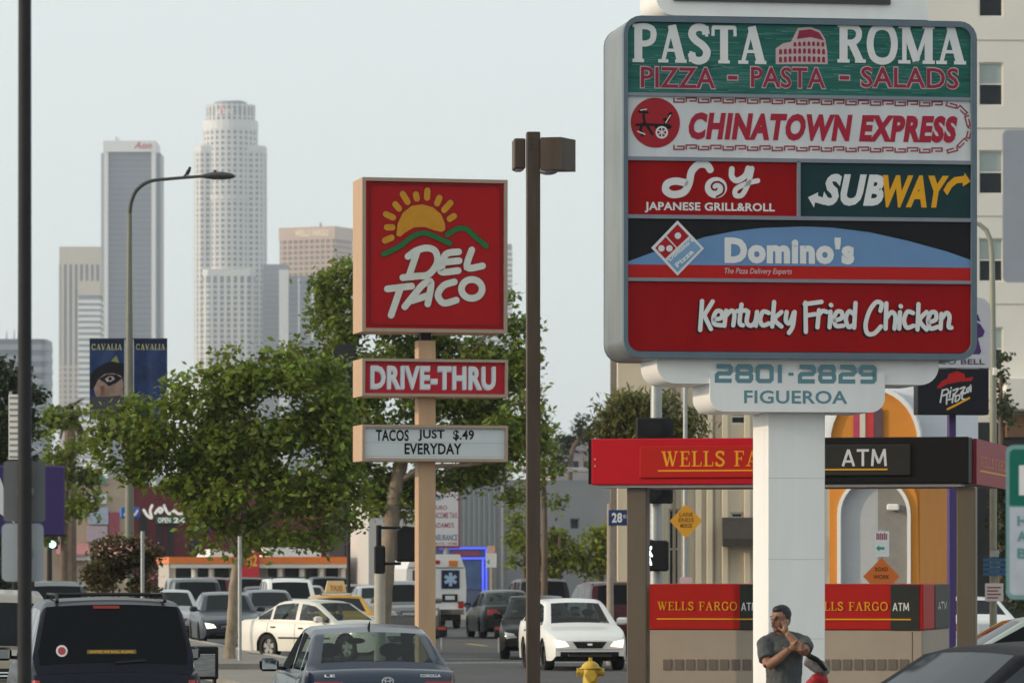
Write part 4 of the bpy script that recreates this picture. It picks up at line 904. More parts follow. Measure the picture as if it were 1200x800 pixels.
brush(t, t, [dict(p=(s_ if isinstance(s_,list) else s_['p']),c=isinstance(s_,dict)) for s_ in DT], yf-.003, dkr, 37, name='lettering_outline', **zz)
brush(t, t, DT, yf-.009, cr, 29, **zz)
sp = [(234,312),(240,262),(262,216),(300,186),(345,180),(390,192),(425,222),(442,262),(443,288),(428,298),(395,290),(355,276),(310,278),(275,298),(250,318)]
b = MB(); cxx, czz = 340, 245
b.flat([t.L(400+(cxx+(a_-cxx)*1.06)*.275,190+(czz+(c_-czz)*1.06)*.275,yf-.003) for a_,c_ in sp], yf-.003); b.build('sun_outline', dkr, t)
b = MB(); b.flat([t.L(400+a_*.275,190+c_*.275,yf-.006) for a_,c_ in sp], yf-.006); b.build('sun_disc', orng, t)
RY = [[(186,334),(214,322)],[(194,278),(218,278)],[(190,222),(220,236)],[(230,180),(246,198)],[(262,136),(282,170)],[(318,138),(322,156)],[(367,122),(365,152)],[(418,152),(408,176)],[(465,174),(438,204)],[(480,230),(462,242)]]
for r_ in RY: brush(t, t, [r_], yf-.003, dkr, 36, name='ray_outline', **zz); brush(t, t, [r_], yf-.006, orng, 27, name='sun_ray', **zz)
HL = [[(180,392),(250,358),(305,316),(355,302),(400,318),(462,346)],[(452,310),(490,286),(530,284),(570,318),(618,358)]]
brush(t, t, HL, yf-.006, dkr, 32, name='hill_outline', **zz); brush(t, t, HL, yf-.011, grn, 21, name='green_hill', **zz)
yf = box_sign(424.5,419.5,595.5,464,M('board red', (.40,.02,.03), .4, var=.06),.86,.045)
q = pxbox(434.5,428,581,455.5,yf); bl = M('print pale blue', (.38,.48,.60), .5)
text('DRIVE-THRU', t, (q[0]-.012,q[1]-.014,q[2]-.012,q[3]-.014), yf-.002, bl, .045); text('DRIVE-THRU', t, q, yf-.006, M('print white', (.72,.72,.72), .5, var=.03), .036)
yf = box_sign(424.5,497,595.5,540,M('message board white', (.55,.59,.60), .4, var=.04),.86,.045)
for st,bx in (('TACOS',(440.5,503,479,516.5)),('JUST',(490,503,521,516.5)),('$.49',(531,503.5,555.5,516.5)),('EVERYDAY',(474,519,541,532))):
    text(st, t, pxbox(*bx,yf), yf-.003, black_m, .028)
for yy in (502,518,534): z_ = t.L(430,yy,yf)[1]; q = frameface(t,427,yy,592,yy+1,yf); b = MB(); b.box(q[0],q[2],yf-.0014,yf-.0006,z_-.006,z_); b.build('letter_rail', M('rail grey', (.36,.40,.42), .4), t)
# ---------------------------------------------------------------- bank canopy with cash machines
D = 57; rt = math.radians(-12)
t = Thing('bank_kiosk', 'bank canopy with a red and black fascia on bronze posts over cash machines', 'kiosk', at(915,D), rt)
bred = M('bank red', (.44,.010,.018), .4, var=.06, vs=1.5); bred2 = M('bank panel red', (.40,.016,.012), .4, var=.05); bblk = M('bank black', (.012,.011,.011), .35, var=.2)
bgold = M('bank gold', (.68,.31,.02), .5, var=.05); bpost = M('bronze post', (.115,.090,.065), .45, .2, var=.15, vs=2, stretch=(1,1,.2))
x0,zb_ = t.L(693,568); [MB().bbox(a_-.012,a_+.012,-.008,-.0005,c_-.012,c_+.012,.004).build('screw', galv, t) for a_,c_ in (t.L(697.5,538),t.L(697.5,546))]; x1,_ = t.L(1135,568); zt = t.L(693,514)[1]; xm,_ = t.L(925,540); DEP = 4.6
b = MB(); b.bbox(x0,xm,0,.5,zb_,zt,.012); b.build('red_fascia', bred, t)
b = MB(); b.bbox(xm,x1,.003,.5,zb_,zt,.012); b.build('black_fascia', bblk, t)
b = MB(); b.box(x0+.02,x1-.02,.5,DEP,zb_+.02,zt-.02); b.build('roof', M('canopy grey', (.22,.21,.2), .6), t)
b = MB(); b.box(x0+.1,x1-.1,.04,.46,zb_-.035,zb_-.001); b.build('soffit_trim', M('soffit steel', (.30,.29,.28), .4, .4), t)
b = MB(); b.box(x0-.04,x0-.001,.01,.5,zb_+.01,zt-.01); b.build('end_cap', bblk, t)
b = MB(); b.box(x1+.001,x1+.045,.5,DEP,zb_,zt-.01); b.build('side_fascia', M('bank shaded red', (.27,.03,.045), .45, var=.06), t)  # unlit side of the red fascia: its shade is put into a darker red
q = frameface(t,750,522.5,880+45,560,0); b = MB(); b.bbox(q[0],xm-.01,-.03,-.001,q[1],q[3],.01); b.build('sign_panel', bred2, t)
q2 = frameface(t,930,521,1067,557.5,0); b = MB(); b.bbox(xm+.01,q2[2],-.028,-.001,q2[1],q2[3],.01); b.build('sign_panel', M('sign panel black', (.022,.019,.016), .35, var=.2), t)
f3 = -.031
bx = pxbox(775,528.5,940,546.5,f3); strokes_text('WELLS FARGO', SERIF, t, bx, f3, bgold, .15, .05)
bx = pxbox(986,526,1040,546,f3); strokes_text('ATM', SANS, t, bx, f3, M('print silver', (.56,.56,.58), .5), .15, .06)
q = frameface(t,771,550.5,881,552.2,f3); b = MB(); b.flat([(q[0],q[1]),(xm-.05,q[1]),(xm-.05,q[3]),(q[0],q[3])],f3); b.build('gold_line', bgold, t)
q = frameface(t,930,549.2,1040,551,f3); b = MB(); b.flat([(xm+.05,q[1]),(q[2],q[1]),(q[2],q[3]),(xm+.05,q[3])],f3); b.build('gold_line', bgold, t)
xs = x1+.047; sy0,sz1 = t.S(1148,534,xs); sy1,_ = t.S(1196,534,xs); sz0 = t.S(1148,546,xs)[1]
strokes_text('WELLS FARGO', SERIF, t, (.95,sz0,DEP-.25,sz1), 0, bgold, .13, .05, mp=lambda u_,v_,e=0: (xs+e,u_,v_))
b = MB(); z_ = t.S(1148,551,xs)[1]; b.add([(xs,.9,z_-.012),(xs,DEP-.2,z_-.012),(xs,DEP-.2,z_+.008),(xs,.9,z_+.008)],[(0,1,2,3)]); b.build('gold_line', bgold, t)
for xa,xb in ((734.5,757.5),(1121,1143)):
    for yy in (.12,): a,_ = t.L(xa,650,.12); c,_ = t.L(xb,650,.12); b = MB(); b.bbox(a,c,yy,yy+(c-a),0,zb_-.036,.01); b.build('post', bpost, t)
b = MB(); b.bbox(-.62,-.40,DEP-.4,DEP-.18,0,zb_-.036,.01); b.build('post', bpost, t)
# machine unit
ym = .9; a,zt2 = t.L(757,684,ym); c,zm = t.L(1081,738,ym); dm = 2.9; c0 = t.L(925,700,ym)[0]; cA = t.L(867,700,ym)[0]
unit_m = M('warm grey cladding', (.34,.285,.225), .6, var=.10, vs=1.2)
b = MB(); b.bbox(a,c,ym,ym+dm,0,zm-.003,.012); b.build('machine_base', unit_m, t)
b = MB(); b.bbox(a-.012,c+.012,ym-.012,ym+dm+.012,zm,zt2,.012); b.build('header_band', bred2, t)
bdk = M('bank charcoal', (.035,.038,.034), .4, var=.1); fy = ym-.02
xw = {}
for xa,xb,bx,nm in ((867,922,None,'atm'),(1043.5,1077,None,'atm')):
    p = t.L(xa,700,fy)[0]; r_ = t.L(xb,700,fy)[0]; b = MB(); b.box(p,r_,fy,ym-.013,zm+.006,zt2-.006); b.build('charcoal_panel', bdk, t)
fz = fy-.002
zl = lambda y,x=760: t.L(x,y,fz)[1]
for xa,xb,xt0,xt1 in ((770.5,864,868.5,888),(945,1040.5,1046,1065.5)):
    bx = pxbox(xa,704.5,xb,714.5,fz); strokes_text('WELLS FARGO', SERIF, t, (bx[0],zl(714.5),bx[2],zl(704.5)), fz+.017 if False else fz, bgold, .16, .05)
    bx = pxbox(xt0,705.5,xt1,715,fz); strokes_text('ATM', SANS, t, (bx[0],zl(714.8),bx[2],zl(705.3)), fz-.001, M('print white'), .17, .06)
    p = t.L(xa-1,0,fz)[0]; r_ = t.L(xt1+2,0,fz)[0]; b = MB(); b.flat([(p,zl(725.6)),(r_,zl(725.6)),(r_,zl(723.8)),(p,zl(723.8))], fz-.001); b.build('gold_line', bgold, t)
xs = c+.0135; b = MB(); b.box(c+.0125,c+.02,ym+1.2,ym+dm-.05,zm+.006,zt2-.006); b.build('charcoal_panel', bdk, t)
strokes_text('ATM', SANS, t, (ym+1.5,zl(714.8),ym+2.5,zl(705.3)), 0, M('print white'), .2, .06, mp=lambda u_,v_,e=0: (c+.022+e,u_,v_))
mev = None
for xa in [777+13.3*k for k in range(9)]+[961+13.3*k for k in range(8)]:
    p,zq = t.L(xa,772,ym-.012); r_,zr = t.L(xa+10,784.5,ym-.012)
    if mev is None: bb = MB(); bb.bbox(0,r_-p,0,.011,0,zq-zr,.003); mev = bb.mesh('vent_block', M('vent brown', (.15,.12,.10), .7, var=.15))
    o = put('vent_block', mev, t); o.location = (p, ym-.0125, zr)
for xa in (900,1069): p = t.L(xa,760,ym)[0]; b = MB(); b.box(p-.004,p+.004,ym-.003,ym-.0005,.05,zm-.02); b.build('panel_joint', M('joint brown', (.08,.065,.05), .7), t)
# ---------------------------------------------------------------- street furniture
# near dark pole with two sign backs
D = 29
t = Thing('sign_pole', 'thick blackish pole out of focus at the left edge carrying two sign backs', 'pole', at(29,D))
s = FPX/D
b = MB(); b.cyl((0,0,0),(0,0,EYE+(HZ+60)/s),.047,.041,16); b.build('pole', steel_bk, t, smooth=True)
for (xa,ya,xb,yb_),mt,r_ in (((4,540,53,611),M('grey sign back', (.13,.135,.14), .5, .3, var=.1),.02),((2,613,51,681),M('pale sign back', (.34,.37,.40), .5, .3, var=.08),.035)):
    q = frameface(t,xa,ya,xb,yb_,.055); b = MB(); b.prism(rrect(*q,r_), .055, .059); b.build('sign_plate', mt, t)
    b = MB(); zc_ = (q[1]+q[3])/2; b.box(-.05,.05,.044,.054,zc_-.02,zc_+.02); b.build('bracket', galv, t)
D = 88
t = Thing('notice_plate', 'narrow white plate with dark lines just left of the blackish pole', 'sign', at(16,D))
q = frameface(t,10,462,23,538,0); b = MB(); b.box(q[0],q[2],0,.04,q[1],q[3]); b.build('plate', bone_m, t)
b = MB()
for k in range(11): z_ = q[1]+(q[3]-q[1])*(k+.5)/11; b.box(q[0]+.02,q[2]-.02,-.006,-.001,z_-.03,z_+.012)
b.build('slat_lines', M('plate grey', (.25,.25,.26), .5), t, kind='stuff')
b = MB(); b.cyl((.0,.08,0),(0,.08,q[3]),.04,n=8); b.build('post', steel_bk, t)
D = 84
t = Thing('purple_sign', 'purple sign box with a white star behind the blackish pole', 'sign', at(36,D), A)
q = frameface(t,-22,545,76,628,0); b = MB(); b.bbox(q[0],q[2],0,.35,q[1],q[3],.03); b.build('sign_box', M('deep purple', (.040,.020,.11), .45, var=.08), t)
c_ = t.L(0,589,-.004); R_ = 30/FPX*D; b = MB()
b.flat([(c_[0]+(R_ if k%2==0 else R_*.42)*math.cos(PI/2+k*PI/5), c_[1]+(R_ if k%2==0 else R_*.42)*math.sin(PI/2+k*PI/5)) for k in range(10)], -.004); b.build('star', ivory, t)
b = MB(); b.cyl((0,.2,0),(0,.2,q[1]),.08,n=10); b.build('post', steel_bk, t)
# cobra head street light with two banners
D = 118
t = Thing('street_light', 'grey curved arm street light rising between two blue show banners', 'street light', at(151,D))
s = FPX/D; g = M('olive grey steel', (.16,.165,.13), .5, .2, var=.12, vs=3)
X = lambda px: (px-600)/FPX*D-t.x
Zp = lambda y: zat(y,D)
pts = [(X(151.5),0,0),(X(151.5),0,Zp(500)),(X(151.5),0,Zp(330)),(X(152),0,Zp(250))]
b = MB(); b.tube(pts,[.125,.11,.075,.06],12); b.build('pole', g, t, smooth=True)
arm = smooth([(X(152),0,Zp(250)),(X(154),0,Zp(236)),(X(161),0,Zp(222)),(X(176),0,Zp(212.5)),(X(200),0,Zp(209.5)),(X(238),0,Zp(206.5))],6)
b = MB(); b.tube(arm,[.055-.015*k/(len(arm)-1) for k in range(len(arm))],10); b.build('arm', M('dark arm steel', (.05,.055,.05), .45), t, smooth=True)
b = MB(); hp = [(X(234),206.8,.035),(X(242),206.3,.07),(X(250),206,.10),(X(260),206,.105),(X(270),206.4,.08),(X(275.5),206.8,.03)]
b.tube([(x_,0,Zp(y_)) for x_,y_,r_ in hp],[r_ for *_,r_ in hp],12,sq=1.5); b.build('lamp_head', M('dark lamp housing', (.05,.05,.045), .4), t, smooth=True)
b = MB(); b.ell((X(264),0,Zp(205)),(.12,.10,.05)); b.build('lens', M('lamp lens', (.55,.56,.55), .2), t, smooth=True)
b = MB(); b.cyl((X(252),0,Zp(204.5)),(X(252),0,Zp(199.5)),.035,n=8); b.build('photocell', steel_bk, t)
for xa,xb in ((105,145.5),(157,196)):
    T2 = Thing('banner', 'blue show banner with a painted eye, left of the street light pole' if xa < 150 else 'plain blue show banner right of the street light pole, partly behind leaves', 'banner', at((xa+xb)/2,D), 0, z=Zp(490))
    q = frameface(T2,xa,397,xb,490,0); nb = 10; vs = []; fs = []
    bm_ = M('banner blue', (.008,.026,.10), .6, var=.85, vs=1.3)
    for j in range(2):
        for i in range(nb+1): vs.append((q[0]+(q[2]-q[0])*i/nb, .02*math.sin(i*.7), (q[1],q[3])[j]))
    for i in range(nb): fs.append((i,i+1,nb+2+i,nb+1+i))
    b = MB(); b.add(vs,fs); b.build('cloth', bm_, T2, smooth=True)
    b = MB(); ob = T2
    z1_ = T2.L(xa,397)[1]; z2_ = T2.L(xa,408.5)[1]; b.flat([(q[0],z2_+.05),(q[2],z2_+.05),(q[2],z1_),(q[0],z1_)], -.026); b.build('dark_top', M('banner navy', (.010,.018,.05), .6), T2)
    a_,e_,c_,f_ = q[0]+.05, T2.L(xa,410)[1], q[2]-.05, T2.L(xa,403)[1]
    strokes_text('CAVALIA', SERIF, T2, (a_,e_,c_,f_), -.03, M('banner gold', (.42,.40,.16), .5), .15, .04)
    for yy in (397,490): z_ = T2.L(xa,yy)[1]; b = MB(); b.cyl((q[0],.03,z_),(q[2]+ (.2 if xa < 150 else 0) ,.03,z_),.02,n=6) if xa < 150 else b.cyl((q[0]-.2,.03,z_),(q[2],.03,z_),.02,n=6); b.build('rod', steel_bk, T2)
    if xa < 150:
        e = lambda pts,mat,y,nm: MB().flat([T2.L(280*0+a1/4,280+b1/4,y) for a1,b1 in pts], y).build(nm, mat, T2)
        e([(422,700),(425,640),(445,610),(490,582),(530,572),(580,585),(580,640),(545,680),(500,695),(450,705)], M('banner black', (.010,.010,.014), .6), -.030, 'dark_brow')
        e([(462,655),(490,632),(530,628),(566,640),(578,668),(578,730),(500,740),(450,738),(440,700)], M('banner skin', (.21,.145,.115), .6, var=.7, vs=2.2), -.034, 'skin')
        e([(462,655),(500,634),(545,634),(572,652),(548,672),(510,690),(490,672)], M('banner black'), -.038, 'eye_paint')
        e([(492,655),(512,642),(530,644),(538,656),(520,668),(500,668)], M('banner pale', (.32,.29,.28), .6), -.042, 'eye_white')
        e([(508,648),(520,646),(526,655),(518,664),(508,660)], M('banner black'), -.046, 'iris')
        e([(468,690),(490,684),(488,726),(474,734)], M('banner rust', (.14,.06,.04), .6), -.039, 'mark')
        e([(521,572),(545,545),(560,580)], M('banner lime', (.16,.19,.06), .6), -.034, 'peak')
        e([(420,738),(580,738),(580,838),(420,838)], M('banner charcoal', (.035,.036,.045), .6), -.036, 'dark_foot')
        text('SEE IT', T2, (*T2.L(112,483,-.04),*T2.L(136,478,-.04)), -.04, M('banner gold'), .0) if False else None
# bird
t = Thing('crow', 'small black bird perched on the curved arm of the street light', 'bird', at(220.5,D), 0, z=Zp(208.2))
b = MB(); k = 1/s
b.tube([(-5*k,0,2.2*k),(-2.8*k,0,3.6*k),(-.8*k,0,5.6*k),(.9*k,0,8.2*k),(1.9*k,0,10.4*k),(2.4*k,0,11.6*k)],[.012,.03,.052,.05,.034,.012],10); b.build('body', M('crow black', (.012,.012,.014), .5), t, smooth=True)
b = MB(); b.ell((1.9*k,0,11.2*k),(.04,.036,.036)); b.build('head', M('crow black'), t, smooth=True)
b = MB(); b.cyl((2.2*k,0,11.4*k),(4.2*k,0,11.2*k),.014,.002,6); b.build('beak', M('crow black'), t)
b = MB(); b.tube([(-2.6*k,0,3.2*k),(-4.6*k,0,1.0*k),(-6*k,0,-1.2*k)],[.03,.034,.02],8,sq=.5); b.build('tail', M('crow black'), t)
for dx in (-.5,.6): b = MB(); b.cyl((dx*k,0,4.6*k),(dx*k+.01,0,.3*k),.008,n=5); b.build('leg', M('crow black'), t)
# brown twin shoebox lamp
D = 54
t = Thing('parking_lamp', 'tall square brown lamp pole with two boxy lamp heads, between the red and tenant signs', 'lamp post', at(624.5,D), math.radians(4))
brn = M('bronze brown paint', (.080,.060,.048), .45, var=.25, vs=4, bump=.08, stretch=(2,2,.25))
x0,zt = t.L(616.8,155); x1,_ = t.L(632.6,155); w_ = x1-x0
b = MB(); b.bbox(x0,x1,-w_/2,w_/2,0,zt,.008); b.build('pole', brn, t)
def head(xa,xb,ya,yb_,y0,y1,nm='lamp_head'):
    q = frameface(t,xa,ya,xb,yb_,y0); b = MB(); b.bbox(q[0],q[2],y0,y1,q[1],q[3],.012); o = b.build(nm, brn, t)
    b = MB(); b.box(q[0]+.03,q[2]-.03,y0+.03,y1-.03,q[1]-.012,q[1]-.001); b.build('lens', M('lens grey', (.30,.30,.29), .3), o); return q
head(602.5,615.9,162,197.5,.02,.40); 
# right head turned so that two faces show
q = frameface(t,633.2,160.8,674,200,-.1)
pl = [(q[0],-.16),(t.L(657.5,180,-.22)[0],-.22),(t.L(674.5,180,.12)[0],.12),(q[0]+.02,.2)]
zl_, zh = t.L(640,199,-.15)[1], t.L(640,161.2,-.15)[1]
b = MB(); shell(b, pl, zl_, zh); b.add([(x_,y_,zl_) for x_,y_ in pl],[(3,2,1,0)]); o = b.build('lamp_head', brn, t)
b = MB(); b.ell(((pl[0][0]+pl[1][0])/2-.02,-.02,zl_-.001),(.12,.12,.05)); b.build('lens', M('lens grey'), o, smooth=True)
b = MB(); b.box(x1,pl[0][0]+.001,-.03,.03,zl_+.1,zl_+.2); b.build('bracket', brn, t)
b = MB()
for y_ in (163,170,176): c_ = t.L(622.5,y_,-w_/2-.001); b.box(c_[0]-.008,c_[0]+.008,-w_/2-.006,-w_/2-.0005,c_[1]-.008,c_[1]+.008)
b.build('bolts', steel_bk, t, kind='stuff')
# second shoebox lamp left of the red sign
D = 122
t = Thing('parking_lamp', 'dark boxy lamp on a slim pole half hidden by leaves left of the drive-thru board', 'lamp post', at(408,D))
X = lambda px: (px-600)/FPX*D-t.x
b = MB(); b.cyl((0,0.35,0),(0,.35,zat(425,D)),.05,n=12); b.build('pole', steel_bk, t)
b = MB(); b.prism([(X(387),zat(418,D)),(X(394),zat(404,D)),(X(411),zat(402,D)),(X(416),zat(410,D)),(X(414),zat(424,D)),(X(394),zat(426,D))], .1, .55); b.build('lamp_head', steel_bk, t)
b = MB(); b.prism([(X(391),zat(427,D)),(X(413),zat(424.5,D)),(X(411),zat(429,D)),(X(394),zat(430,D))], .14, .5); b.build('lens', M('lens grey'), t)
# pedestrian signal on the left
D = 92
t = Thing('pedestrian_signal', 'black pedestrian signal seen from the side on a pale pole, left of the tan post', 'signal', at(445,D))
s = FPX/D; X = lambda px: (px-600)/FPX*D-t.x
b = MB(); b.cyl((0,0,0),(0,0,zat(672,D)),.115,.11,16); b.build('pole', M('pale concrete pole', (.36,.34,.29), .8, var=.2, vs=3, bump=.2), t, smooth=True)
b = MB(); b.bbox(-.11,.11,-.12,.12,zat(671.8,D),zat(639,D),.03); b.build('housing', black_m, t)
b = MB(); b.cyl((-.02,0,zat(640,D)),(-.02,0,zat(615,D)),.055,n=12); b.build('upper_pole', black_m, t)
for y_ in (618,660): b = MB(); b.cyl((-.02,0,zat(y_,D)),(X(470),0,zat(y_,D)),.03,n=8); b.build('bracket', black_m, t)
b = MB(); b.bbox(X(463),X(488),-.25,.2,zat(658,D),zat(619,D),.05); b.build('signal_head', black_m, t)
b = MB(); b.prism([(X(470),zat(620,D)),(X(488.5),zat(622,D)),(X(488.5),zat(617.5,D)),(X(472),zat(616,D))],-.28,.1); b.build('visor', black_m, t)
# traffic signal by the canopy
D = 98
t = Thing('traffic_signal', 'grey traffic signal mast with black heads behind the red bank canopy', 'traffic signal', at(769,D))
s = FPX/D; X = lambda px: (px-600)/FPX*D-t.x
b = MB(); b.cyl((0,0,0),(0,0,zat(430,D)),.155,.12,14); b.build('mast', galv, t, smooth=True)
b = MB(); b.bbox(X(745),X(788),-.35,-.16,zat(590,D),zat(490,D),.03); b.build('backplate', black_m, t)
for y_,c_ in ((503,None),(540,None),(575,M('green lens', (.02,.28,.18), .3, emit=.5, var=0))):
    o = MB(); o.tube([(X(766),-.5,zat(y_,D)),(X(766),-.352,zat(y_,D))],[.17,.15],14); v = o.build('visor', black_m, t)
    o = MB(); o.cyl((X(766),-.354,zat(y_,D)),(X(766),-.351,zat(y_,D)),.11,n=14); o.build('lens', c_ or M('dark lens', (.05,.02,.02), .2), v)
b = MB(); b.bbox(X(758),X(783),-.45,-.16,zat(669,D),zat(633,D),.04); b.build('walk_head', black_m, t)
b = MB(); b.bbox(X(756),X(765),-.4,-.2,zat(668,D),zat(632,D),.02); b.build('walk_hood', black_m, t)
wl = M('walk light', (.9,.95,1.0), .4, emit=2.0, var=0)
b = MB(); y_ = -.455
for p in ([(762,641),(761.5,643)],[(760.5,646),(759.5,652)],[(760.5,647),(763,651)],[(759.5,652),(762,661)],[(758.8,653),(758.6,661)]): b.strip([((px-600)/FPX*D-t.x, zat(py,D)) for px,py in p], .045, y_)
b.build('walking_figure', wl, t)
b = MB(); b.cyl((X(761),0,zat(436,D)),(X(780),0,zat(436,D)),.05,n=8); b.build('bracket', galv, t)
# blue street name sign
D = 102
t = Thing('street_name_sign', 'small dark blue street name sign with white lettering on a slim pole', 'sign', at(715,D))
q = frameface(t,713,597,735.5,615.5,-.1); b = MB(); b.bbox(q[0],q[2],-.1,-.06,q[1],q[3],.01); b.build('plate', M('street sign blue', (.010,.035,.115), .4), t)
q2 = frameface(t,717,600.5,729,612,-.1); text('28', t, (q2[0],q2[1],q2[2],q2[3]), -.105, M('print white'), .03); q2 = frameface(t,730,602,734,607,-.1); text('th', t, q2, -.105, M('print white'), .0)
b = MB(); b.cyl((0,0,0),(0,0,zat(590,D)),.09,.07,10); b.build('pole', M('tan grey pole', (.30,.25,.20), .7, var=.2, vs=4), t, smooth=True)
# yellow diamond
D = 96
t = Thing('warning_sign', 'yellow diamond warning sign on a grey pole below the red bank canopy', 'sign', at(803,D))
X = lambda px: (px-600)/FPX*D-t.x; Zp = lambda y: zat(y,D)
b = MB(); b.prism([(X(803.5),Zp(630.5)),(X(823),Zp(610)),(X(803.5),Zp(590)),(X(784.5),Zp(610))],-.1,-.095); b.build('plate', M('warning yellow', (.60,.29,.02), .5, var=.05), t)
for st,(xa,ya,xb,yb_) in (('LANE',(796,600,812,605)),('ENDS',(795,606.5,813,611.5)),('MERGE',(797,613,811,618))):
    text(st, t, (X(xa),Zp(yb_),X(xb),Zp(ya)), -.104, M('warning print', (.20,.09,.01), .6), .02)
b = MB(); b.cyl((0,0,0),(0,0,Zp(448)),.06,.045,10); b.build('pole', galv, t, smooth=True)
b = MB(); b.prism([(X(796),Zp(690)),(X(811),Zp(690)),(X(811),Zp(676)),(X(796),Zp(676))],-.09,-.085); b.build('lower_plate', M('pale pink plate', (.55,.40,.42), .5), t)
# orange diamond with a parking plate above
D = 74
t = Thing('road_work_sign', 'orange diamond road work sign below a red and white parking plate', 'sign', at(1033,D))
X = lambda px: (px-600)/FPX*D-t.x; Zp = lambda y: zat(y,D)
b = MB(); b.prism([(X(1032.5),Zp(698)),(X(1054),Zp(675)),(X(1032.5),Zp(653)),(X(1011),Zp(675))],-.08,-.075); b.build('plate', M('work orange', (.60,.14,.02), .5, var=.04), t)
for st,bx in (('ROAD',(1025,664,1040,669)),('WORK',(1023,673,1042,678))): text(st, t, (X(bx[0]),Zp(bx[3]),X(bx[2]),Zp(bx[1])), -.084, M('work print', (.10,.03,.01), .6), .02)
b = MB(); b.prism(rrect(X(1025),Zp(652),X(1041.5),Zp(622),.02),-.08,-.075); b.build('parking_plate', M('print white'), t)
b = MB(); [b.flat([(X(1026.5+k*2.2),Zp(632)),(X(1028+k*2.2),Zp(632)),(X(1028+k*2.2),Zp(624+k%2)),(X(1026.5+k*2.2),Zp(624+k%2))],-.084) for k in range(6)]; b.build('red_print', M('dull red board'), t, kind='stuff')
b = MB(); b.flat([(X(1026),Zp(642)),(X(1030),Zp(638.5)),(X(1030),Zp(640.5)),(X(1036),Zp(640.5)),(X(1036),Zp(643.5)),(X(1030),Zp(643.5)),(X(1030),Zp(645.5))],-.084); b.build('arrow', M('arrow green', (.02,.30,.20), .5), t)
b = MB(); b.cyl((0,0,0),(0,0,Zp(620)),.03,n=8); b.build('post', galv, t)
# tall twin restaurant sign behind on a purple post
D = 82
t = Thing('twin_sign', 'pale bell sign above a black pizza sign on a purple post', 'sign', at(1116,D), A)
b = MB(); x0,_ = t.L(1112,600,.3); x1,_ = t.L(1120.5,600,.3); b.bbox(x0,x1,.3,.45,0,t.L(1116,345)[1],.01); b.build('post', M('purple paint', (.06,.035,.15), .5, var=.08), t)
q = frameface(t,1072,348,1161,430.5,0); b = MB(); b.prism(rrect(*q,.22,'c',6),0,.28); b.build('bell_cabinet', M('pale lilac face', (.50,.49,.53), .5, var=.05), t)
pu = M('print purple', (.075,.035,.14), .5)
b = MB(); b.flat([t.L(px,py,-.004) for px,py in ((1095,412),(1100,400),(1106,388),(1118,376),(1136,372),(1149,380),(1154,388),(1152,394),(1146,396),(1150,412),(1148,415),(1098,415))],-.004); b.build('bell', pu, t)
b = MB(); b.flat([t.L(px,py,-.004) for px,py in ((1140,370),(1146,368),(1149,377),(1143,375))],-.004); b.build('bell_top', pu, t)
text('TACO BELL', t, (*t.L(1082,426.5,-.005),*t.L(1154,420.5,-.005)), -.005, M('print plum grey', (.10,.08,.12), .5), .03)
q = frameface(t,1075,431.5,1159,485.5,-.03); b = MB(); b.bbox(q[0],q[2],-.03,.27,q[1],q[3],.015); b.build('pizza_cabinet', M('ink black', (.014,.015,.020), .4, var=.15), t)
zz = dict(ox=930, oy=310, sc=1/4.444); ff = -.034
b = MB(); b.flat([t.L(930+a_/4.444,310+c_/4.444,ff) for a_,c_ in ((744,640),(772,606),(800,592),(806,570),(850,554),(888,568),(896,592),(936,584),(928,604),(860,610),(800,622),(762,644))],ff); b.build('red_hat', M('print hat red', (.42,.02,.02), .5), t)
brush(t, t, [[(776,652),(764,716)],[(776,655),(800,648),(806,668),(778,682)],[(818,656),(812,690)],[(820,640),(821,643)],[(830,655),(858,646),(834,682),(862,678)],[(868,645),(892,638),(870,672),(896,668)],[(922,634),(902,648),(908,664),(922,630),(922,660)],[(798,680),(796,725)],[(832,672),(826,718)],[(798,704),(830,698)],[(846,684),(842,712),(862,700),(866,680)],[(884,655),(876,696),(890,700)],[(870,672),(904,664)]], ff, ivory, 8, **zz)
brush(t, t, [[(802,752),(850,728),(914,694)]], ff, yel, 11, name='underline', **zz)
# tall thin lamp post at the right edge
D = 90
t = Thing('street_light', 'slender pale lamp post with a curved top right of the tenant sign', 'street light', at(1164,D))
X = lambda px: (px-600)/FPX*D-t.x; Zp = lambda y: zat(y,D)
b = MB(); b.tube([(0,0,0),(0,0,Zp(500)),(X(1163),0,Zp(340))]+[(X(a_),0,Zp(c_)) for a_,c_ in ((1162.5,300),(1161,282),(1156,270),(1148,263),(1138,260),(1120,259))],[.075,.07,.06,.055,.05,.05,.045,.04,.035],10); b.build('pole', M('khaki pole', (.26,.255,.20), .5, var=.1), t, smooth=True)
b = MB(); b.tube([(X(1122),0,Zp(259)),(X(1110),0,Zp(258)),(X(1098),0,Zp(260))],[.04,.1,.05],10,sq=1.4); b.build('lamp_head', galv, t, smooth=True)
b = MB(); b.bbox(-.02,.06,-.12,.0,Zp(440),Zp(431),.01); b.build('junction_box', bone_m, t)
q = (X(1152),Zp(675),X(1180),Zp(653)); b = MB()
zs_ = np.linspace(q[1],q[3],5)
for k in range(4): b = MB(); b.box(q[0],q[2],-.13,-.09,zs_[k]+.012,zs_[k+1]-.012); b.build('blue_blade', M('blade blue', (.03,.12,.26), .45), t)
b = MB(); b.bbox(q[0]+.12,q[0]+.30,-.11,-.08,q[3],q[3]+.16,.03); b.build('finial', galv, t)
b = MB(); b.prism(rrect(X(1153.5),Zp(704),X(1175),Zp(683),.02),-.13,-.125); b.build('parking_plate', M('print white'), t)
b = MB()
for k,yy in enumerate((687,691,695,699)): b.flat([(X(1156),Zp(yy+1.8)),(X(1172-k%2*3),Zp(yy+1.8)),(X(1172-k%2*3),Zp(yy)),(X(1156),Zp(yy))],-.134)
